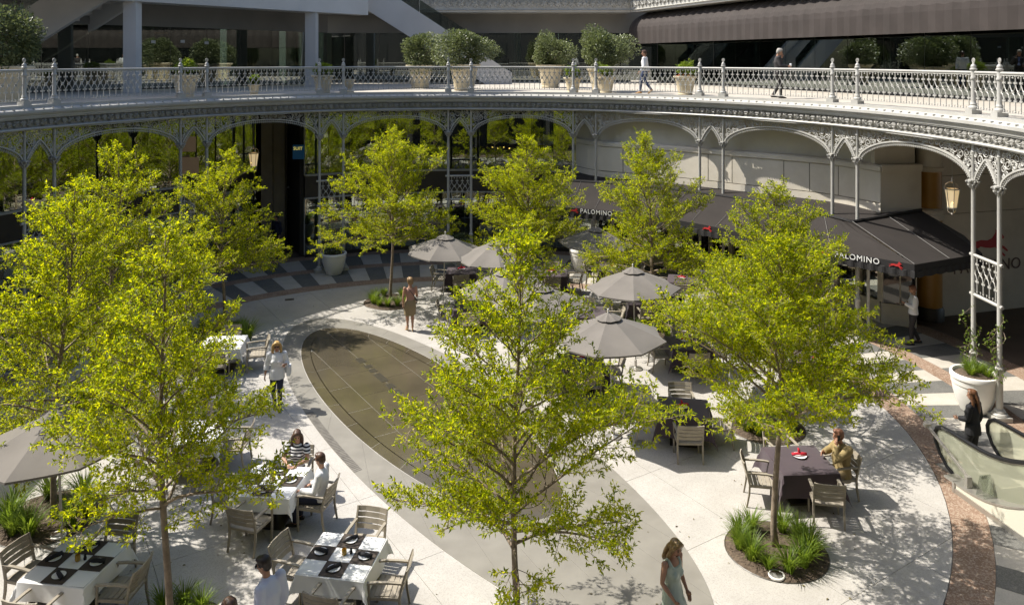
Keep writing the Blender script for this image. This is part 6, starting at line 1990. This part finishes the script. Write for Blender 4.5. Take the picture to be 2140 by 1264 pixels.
            p = J['pelvis']; right = (J['hipR'] - J['hipL']).normalized()
            c.tube([p + V3(0, 0, .07), p + V3(0, 0, -.03), p + V3(0, 0, -.11)], [(.150, .108), (.170, .126), (.14, .11)], 14, sq=right)
            for s in 'LR': limb3(c, J['hip' + s], J['knee' + s], J['knee' + s].lerp(J['ank' + s], opt.get('len', .97)), .090, .062, .052 if not opt.get('slim') else .044, .004, 1.0)
        elif kind in ('skirt', 'dress'):
            p = J['pelvis']; right = (J['hipR'] - J['hipL']).normalized()
            kn = (J['kneeL'] + J['kneeR']) / 2; kw = (J['kneeR'] - J['kneeL']).length / 2
            f = opt.get('flare', 1.0); ln = opt.get('len', 0.9)
            pts = [p + V3(0, 0, .10), p + V3(0, 0, .0), p + V3(0, 0, -.10), p.lerp(kn, .6 * ln), p.lerp(kn, ln)]
            c.tube(pts, [(.135 + e, .10 + e), (.172 + e, .125 + e), (.182 + e, .14 + e), (.185 * f + e, .15 * f + e), (.18 * f * f + e, .15 * f * f + e)], 16, sq=right)
            if kind == 'dress':
                torso(c, J, 1, e, lo=1, hi=7, fem=fem)
                for s in 'LR':
                    sh = J['sh' + s]; ch = J['chest']
                    c.tube([ch + (sh - ch) * .55 + V3(0, .07, 0), sh.lerp(J['neck'], .4) + V3(0, .0, .045), ch + (sh - ch) * .55 + V3(0, -.09, 0)], [.035, .026, .035], 8)
        me = fuse(c, opt.get('v', .0135), 3)
        me.materials.clear(); me.materials.append(mt_); me.polygons.foreach_set('use_smooth', [True] * len(me.polygons)); me.name = opt.get('name', kind)
        inst(opt.get('name', kind), me, P)
    shoe = J.get('shoe')
    if shoe:
        for s in 'LR':
            an = J['ank' + s]; fd_ = J.get('ft' + s) or V3(0, 1, 0)
            m_ = MB(); m_.tube([an - fd_ * .075 + V3(0, 0, -.045), an - fd_ * .03 + V3(0, 0, -.03), an + fd_ * .07 + V3(0, 0, -.045), an + fd_ * .17 + V3(0, 0, -.06), an + fd_ * .195 + V3(0, 0, -.066)], [(.03, .03), (.042, .045), (.046, .034), (.042, .02), (.02, .012)], 10, sq=V3(0, 0, 1).cross(fd_))
            m_.build('shoe', shoe, P, True)
    if extras: extras(P, J, hm)
    return P
def item(P, J, mb, name, m, smooth=True): return mb.build(name, m, P, smooth)

C_ = lambda n, c, r=0.8, **k: mat(n, c, r, **k)
white_sh = C_('white_shirt', (0.72, 0.72, 0.72), .85); navy = C_('navy_denim', (0.018, 0.022, 0.045), .85); black = C_('black_fabric', (0.012, 0.012, 0.014), .8); charcoal = C_('charcoal_wool', (0.03, 0.027, 0.027), .85)
tan_j = C_('tan_jacket', (0.27, 0.20, 0.085), .9, col2=(0.31, 0.235, 0.105), scale=5); khaki = C_('khaki_skirt', (0.25, 0.19, 0.10), .8); pink = C_('dusty_pink_top', (0.36, 0.20, 0.145), .8)
mint = C_('mint_satin', (0.42, 0.50, 0.42), .35); pale_blue = C_('pale_blue_shirt', (0.55, 0.58, 0.70), .8); blue_sh = C_('blue_shirt', (0.2, 0.28, 0.6), .8); jeans = C_('blue_jeans', (0.05, 0.07, 0.14), .85)
h_blond = C_('blond_hair', (0.52, 0.34, 0.12), .5, col2=(0.34, 0.2, 0.06), scale=40); h_brown = C_('brown_hair', (0.05, 0.025, 0.014), .45, col2=(0.09, 0.045, 0.022), scale=40); h_dark = C_('dark_hair', (0.022, 0.014, 0.01), .45)
h_grey = C_('grey_hair', (0.35, 0.33, 0.29), .6); h_sand = C_('sandy_hair', (0.20, 0.12, 0.055), .5, col2=(0.3, 0.19, 0.08), scale=40); h_red = C_('thin_reddish_hair', (0.20, 0.09, 0.05), .6); h_light = C_('honey_hair', (0.30, 0.19, 0.065), .4, col2=(0.14, 0.085, 0.03), scale=40); h_aub = C_('auburn_hair', (0.09, 0.04, 0.018), .45, col2=(0.17, 0.075, 0.03), scale=40)
tan_shoe = C_('tan_leather', (0.35, 0.2, 0.07), .5); dark_shoe = C_('dark_leather', (0.02, 0.015, 0.012), .4)
# striped knit: printed horizontal bands
stripe = C_('striped_knit', (0.7, 0.7, 0.7), .85)
nt = stripe.node_tree; b_ = nt.nodes['Principled BSDF']; tcn = nt.nodes.new('ShaderNodeTexCoord'); sx_ = nt.nodes.new('ShaderNodeSeparateXYZ'); nt.links.new(tcn.outputs['Object'], sx_.inputs[0])
m1 = nt.nodes.new('ShaderNodeMath'); m1.operation = 'MULTIPLY'; m1.inputs[1].default_value = 17.5; nt.links.new(sx_.outputs[2], m1.inputs[0])
m2 = nt.nodes.new('ShaderNodeMath'); m2.operation = 'FRACT'; nt.links.new(m1.outputs[0], m2.inputs[0])
m3 = nt.nodes.new('ShaderNodeMath'); m3.operation = 'GREATER_THAN'; m3.inputs[1].default_value = 0.52; nt.links.new(m2.outputs[0], m3.inputs[0])
mx_ = nt.nodes.new('ShaderNodeMix'); mx_.data_type = 'RGBA'; mx_.inputs['A'].default_value = (.72, .72, .72, 1); mx_.inputs['B'].default_value = (.012, .012, .018, 1)
nt.links.new(m3.outputs[0], mx_.inputs['Factor']); nt.links.new(mx_.outputs['Result'], b_.inputs['Base Color'])

def sunglasses(P, J, hm, m=None):
    mb = MB()
    for s in (-1, 1):
        mb.ball((s * .034, .092, .022), (.030, .010, .022), 8, 6); mb.bar((s * .06, .085, .026), (s * .08, .0, .02), .006, .008)
    mb.bar((-.02, .098, .028), (.02, .098, .028), .006, .006)
    mb.v = [tuple(hm @ Vector(p)) for p in mb.v]; mb.build('glasses', m or M['eye'], P, True)
def heels(P, J, hm):
    for s in 'LR':
        an = J['ank' + s]; fd_ = J.get('ft' + s) or V3(0, 1, 0)
        mb = MB(); mb.tube([an - fd_ * .04 + V3(0, 0, -.05), an - fd_ * .045 + V3(0, 0, -.15)], [.02, .008], 6); mb.tube([an - fd_ * .05 + V3(0, 0, -.04), an + fd_ * .06 + V3(0, 0, -.085), an + fd_ * .15 + V3(0, 0, -.135), an + fd_ * .2 + V3(0, 0, -.14)], [(.032, .01), (.034, .01), (.036, .01), (.02, .008)], 8)
        mb.tube([an + V3(.04, 0, .02), an - fd_ * .05 + V3(0, 0, .02), an + V3(-.04, 0, .02), an + fd_ * .045 + V3(0, 0, .02)], .007, 5, closed=True)
        mb.build('sandal', tan_shoe, P, True)

# blond woman walking towards the camera
J = {**STAND, 'kneeL': V3(-.09, .14, .50), 'ankL': V3(-.095, .10, .09), 'kneeR': V3(.09, .02, .49), 'ankR': V3(.09, -.22, .13), 'ftR': V3(0, .9, -.3), 'wrL': V3(-.23, .20, 1.20), 'elL': V3(-.255, -.04, 1.14), 'elR': V3(.26, -.05, 1.13), 'wrR': V3(.29, .03, .90), 'shoe': dark_shoe, 'pitch': -.18, 'yaw': .12}
def bag(P, J, hm):
    sunglasses(P, J, hm)
    mb = MB(); mb.box((-.30, -.03, .98), (.09, .24, .24)); mb.build('handbag', white_sh, P)
    mb = MB(); mb.tube([(-.29, .03, 1.1), (-.22, -.01, 1.3), (-.2, -.01, 1.47), (-.22, -.06, 1.3), (-.29, -.08, 1.1)], .007, 5); mb.build('bag_strap', white_sh, P)
person('blond woman in white blouse, dark jeans and sunglasses walking past the fountain', (-5.86, 19.68, 0), R(180 + 8), 1.68, J, M['skin_tan'], h_blond, 'wavy', [('trousers', navy, {'slim': 1}), ('shirt', white_sh, {'sleeve': 'three', 'e': .022, 'skirted': 1, 'name': 'blouse'})], True, bag)
# woman in pink top, back to the camera
J = {**STAND, 'ankL': V3(-.07, .06, .145), 'ankR': V3(.07, -.05, .145), 'kneeL': V3(-.08, .07, .53), 'kneeR': V3(.08, .02, .53), 'elR': V3(.23, -.02, 1.12), 'wrR': V3(.20, .18, 1.16), 'wrL': V3(-.23, .0, .87), 'yaw': .75, 'ftL': V3(-.2, .95, 0), 'ftR': V3(.2, .95, 0), 'curlR': .8}
def pk(P, J, hm):
    heels(P, J, hm); sunglasses(P, J, hm)
    mb = MB(); mb.tube([(-.10, -.04, 1.46), (.0, -.135, 1.32), (.16, -.12, 1.10), (.19, -.06, .98)], .008, 5); mb.build('bag_strap', dark_shoe, P)
person('woman in pink top, khaki skirt and high sandals seen from behind', (-3.26, 25.27, 0.0), R(18), 1.72, J, M['skin_tan'], h_sand, 'bob', [('top', pink, {'sleeve': 'none', 'e': .008}), ('skirt', khaki, {'len': .98, 'e': .01})], True, pk)
# seated couple
J = {**SIT, 'pitch': -.38, 'yaw': .35, 'wrL': V3(-.10, .36, .80), 'wrR': V3(.06, .36, .80), 'elL': V3(-.25, .10, .80), 'elR': V3(.25, .10, .80), 'shoe': dark_shoe, 'hairlen': .26, 'pnL': V3(0, 0, -1), 'pnR': V3(0, 0, -1)}
person('dark-haired woman in a striped black and white top seated at a white table', (-4.30, 15.80, -.03), R(180 - 4), 1.72, J, M['skin'], h_brown, 'long', [('shirt', stripe, {'sleeve': 'short', 'e': .014, 'name': 'striped_top'}), ('trousers', navy)], True)
J = {**SIT, 'pitch': -.22, 'yaw': -.25, 'wrL': V3(-.16, .33, .70), 'wrR': V3(.18, .26, .64), 'elL': V3(-.25, .02, .74), 'elR': V3(.27, -.01, .73), 'shoe': dark_shoe, 'chest': V3(0, -.03, .86), 'pnL': V3(0, 0, -1), 'pnR': V3(0, 0, -1)}
def gls(P, J, hm): sunglasses(P, J, hm, M['frame_dark'])
person('man in white shirt and glasses seated at a white table facing a striped-top woman', (-3.60, 14.80, -.02), R(90 - 6), 1.76, J, M['skin'], h_brown, 'short', [('shirt', white_sh, {'e': .018}), ('trousers', navy)], False, gls)
# man in tan jacket
J = {**SIT, 'pitch': -.12, 'yaw': -.15, 'elL': V3(-.20, .26, .82), 'wrL': V3(-.10, .16, 1.08), 'hdL': V3(.45, -.1, .8), 'elR': V3(.30, .06, .80), 'wrR': V3(.16, .28, .82), 'shoe': dark_shoe, 'chest': V3(0, -.01, .86), 'neck': V3(0, .03, 1.05), 'head': V3(0, .07, 1.20), 'pnL': V3(.3, -.9, 0), 'curlL': .9}
def phone_ear(P, J, hm):
    mb = MB(); mb.box((-.075, .10, 1.19), (.02, .05, .10)); mb.build('phone', M['rubber'], P)
    mb = MB(); mb.tube([(0, .10, .93), (0, .085, 1.03)], [(.05, .02), (.06, .02)], 8, sq=(1, 0, 0)); mb.build('shirt_front', white_sh, P, True)
person('balding man in tan jacket seated with his hand to his face', (6.56, 15.72, -.02), R(90 + 8), 1.80, J, M['skin_tan'], h_red, 'crop', [('jacket', tan_j, {'e': .026, 'skirted': 1}), ('trousers', khaki)], False, phone_ear, wide=1.12)
# woman in mint dress
J = {**STAND, 'pitch': -.42, 'yaw': -.15, 'head': V3(0, .055, 1.62), 'elR': V3(.22, -.03, 1.13), 'wrR': V3(.16, .15, .93), 'elL': V3(-.22, -.02, 1.13), 'wrL': V3(-.2, .12, .92), 'kneeR': V3(.09, .14, .5), 'ankR': V3(.09, .14, .09), 'ankL': V3(-.09, -.22, .12), 'hairlen': .30, 'shoe': tan_shoe}
person('woman with long honey hair in sleeveless mint dress at the bottom edge', (2.36, 11.6, 0), R(180 + 42), 1.68, J, M['skin_tan'], h_light, 'long', [('dress', mint, {'e': .012, 'len': .95, 'flare': 1.14})], True)
# man in pale blue shirt at the bottom edge and the child or woman before him
J = {**STAND, 'pitch': -.30, 'yaw': .35, 'chest': V3(0, .03, 1.27), 'neck': V3(0, .06, 1.46), 'head': V3(0, .11, 1.61), 'wrL': V3(-.22, .22, 1.0), 'kneeL': V3(-.09, .16, .5), 'ankL': V3(-.09, .20, .09), 'ankR': V3(.09, -.2, .12), 'shoe': dark_shoe}
person('dark-haired man in pale blue shirt at the bottom edge, back turned', (-3.36, 10.95, 0), R(62), 1.80, J, M['skin_tan'], h_dark, 'short', [('trousers', charcoal), ('shirt', pale_blue, {'e': .02})], False, gls)
J = {**STAND, 'hairlen': .22, 'shoe': dark_shoe}
person('brown-haired person, only crown showing at the bottom edge', (-3.70, 10.36, 0), R(40), 1.62, J, M['skin'], h_brown, 'long', [('trousers', navy), ('shirt', charcoal)], True)
# woman in black stepping onto the escalator
J = {**STAND, 'yaw': .55, 'pitch': -.1, 'elL': V3(-.22, .02, 1.15), 'wrL': V3(-.19, .22, 1.10), 'hairlen': .36, 'shoe': dark_shoe, 'kneeL': V3(-.09, .10, .5), 'ankL': V3(-.09, .16, .1)}
person('woman with long auburn hair in black stepping onto the escalator', (9.78, 16.75, 0.012), R(35), 1.68, J, M['skin'], h_aub, 'long', [('trousers', black), ('shirt', black, {'e': .02, 'skirted': 1, 'name': 'tunic'})], True)
# man reading his phone in the shade
J = {**STAND, 'yaw': .05, 'pitch': -.28, 'elL': V3(-.235, .04, 1.15), 'wrL': V3(-.14, .27, 1.25), 'elR': V3(.24, -.06, 1.14), 'wrR': V3(.24, .0, .88), 'kneeL': V3(-.09, .08, .49), 'ankL': V3(-.09, .06, .08), 'ankR': V3(.09, -.18, .11), 'shoe': dark_shoe, 'curlL': .9, 'pnL': V3(.2, -.5, .8)}
def phone_l(P, J, hm):
    mb = MB(); w = J['wrL']; mb.box((w.x + .03, w.y + .09, w.z + .06), (.075, .02, .14)); mb.build('phone', M['rubber'], P)
person('man in white shirt and dark trousers reading his phone beside the ochre column', (12.25, 24.1, 0), R(75), 1.80, J, M['skin_tan'], h_red, 'crop', [('trousers', charcoal), ('shirt', white_sh, {'e': .02})], False, phone_l)
# two men on the terrace
c = ring_at(1347, 1.0, ZT)
J = {**STAND, 'yaw': .35, 'pitch': -.12, 'kneeL': V3(-.09, .12, .5), 'ankL': V3(-.09, .16, .085), 'kneeR': V3(.09, -.02, .48), 'ankR': V3(.09, -.26, .16), 'ftR': V3(0, .8, -.55), 'wrL': V3(-.25, .12, .9), 'wrR': V3(.24, -.14, .90), 'shoe': tan_shoe}
person('man in white shirt and jeans walking left along the terrace', tuple(c), R(68), 1.80, J, M['skin_tan'], h_brown, 'crop', [('trousers', jeans, {'slim': 1}), ('shirt', white_sh, {'e': .02})])
c = ring_at(1626, 1.0, ZT)
J = {**STAND, 'yaw': -.1, 'pitch': -.3, 'head': V3(0, .05, 1.62), 'elL': V3(-.25, .10, 1.18), 'wrL': V3(-.10, .15, 1.44), 'hdL': V3(.3, -.1, .9), 'elR': V3(.24, .06, 1.14), 'wrR': V3(.22, .30, 1.12), 'kneeL': V3(-.09, .10, .49), 'ankL': V3(-.09, .10, .08), 'ankR': V3(.09, -.18, .11), 'shoe': dark_shoe, 'curlR': 1.0}
def cup(P, J, hm):
    mb = MB(); w = J['wrR']; mb.lathe([(.03, 0), (.04, .1), (.036, .1)], 10, (w.x - .01, w.y + .09, w.z + .0)); mb.build('cup', white_sh, P, True)
    mb = MB(); mb.tube([(0, .125, 1.12), (0, .13, 1.28), (0, .07, 1.44)], [(.05, .02), (.06, .02), (.045, .02)], 8, sq=(1, 0, 0)); mb.build('shirt_front', blue_sh, P, True)
person('grey-haired man in dark suit and blue shirt on the terrace', tuple(c), R(-100), 1.82, J, M['skin_tan'], h_grey, 'crop', [('trousers', charcoal), ('jacket', charcoal, {'e': .026, 'skirted': 1})], False, cup, wide=1.08)
# dark figure in the shop entrance
J = {**STAND, 'shoe': dark_shoe}
person('person in dark clothes standing in the unlit shop entrance', (-10.5, 35.2, -0.004), R(150), 1.76, J, M['skin'], h_dark, 'crop', [('trousers', black), ('shirt', navy, {'e': .016})])
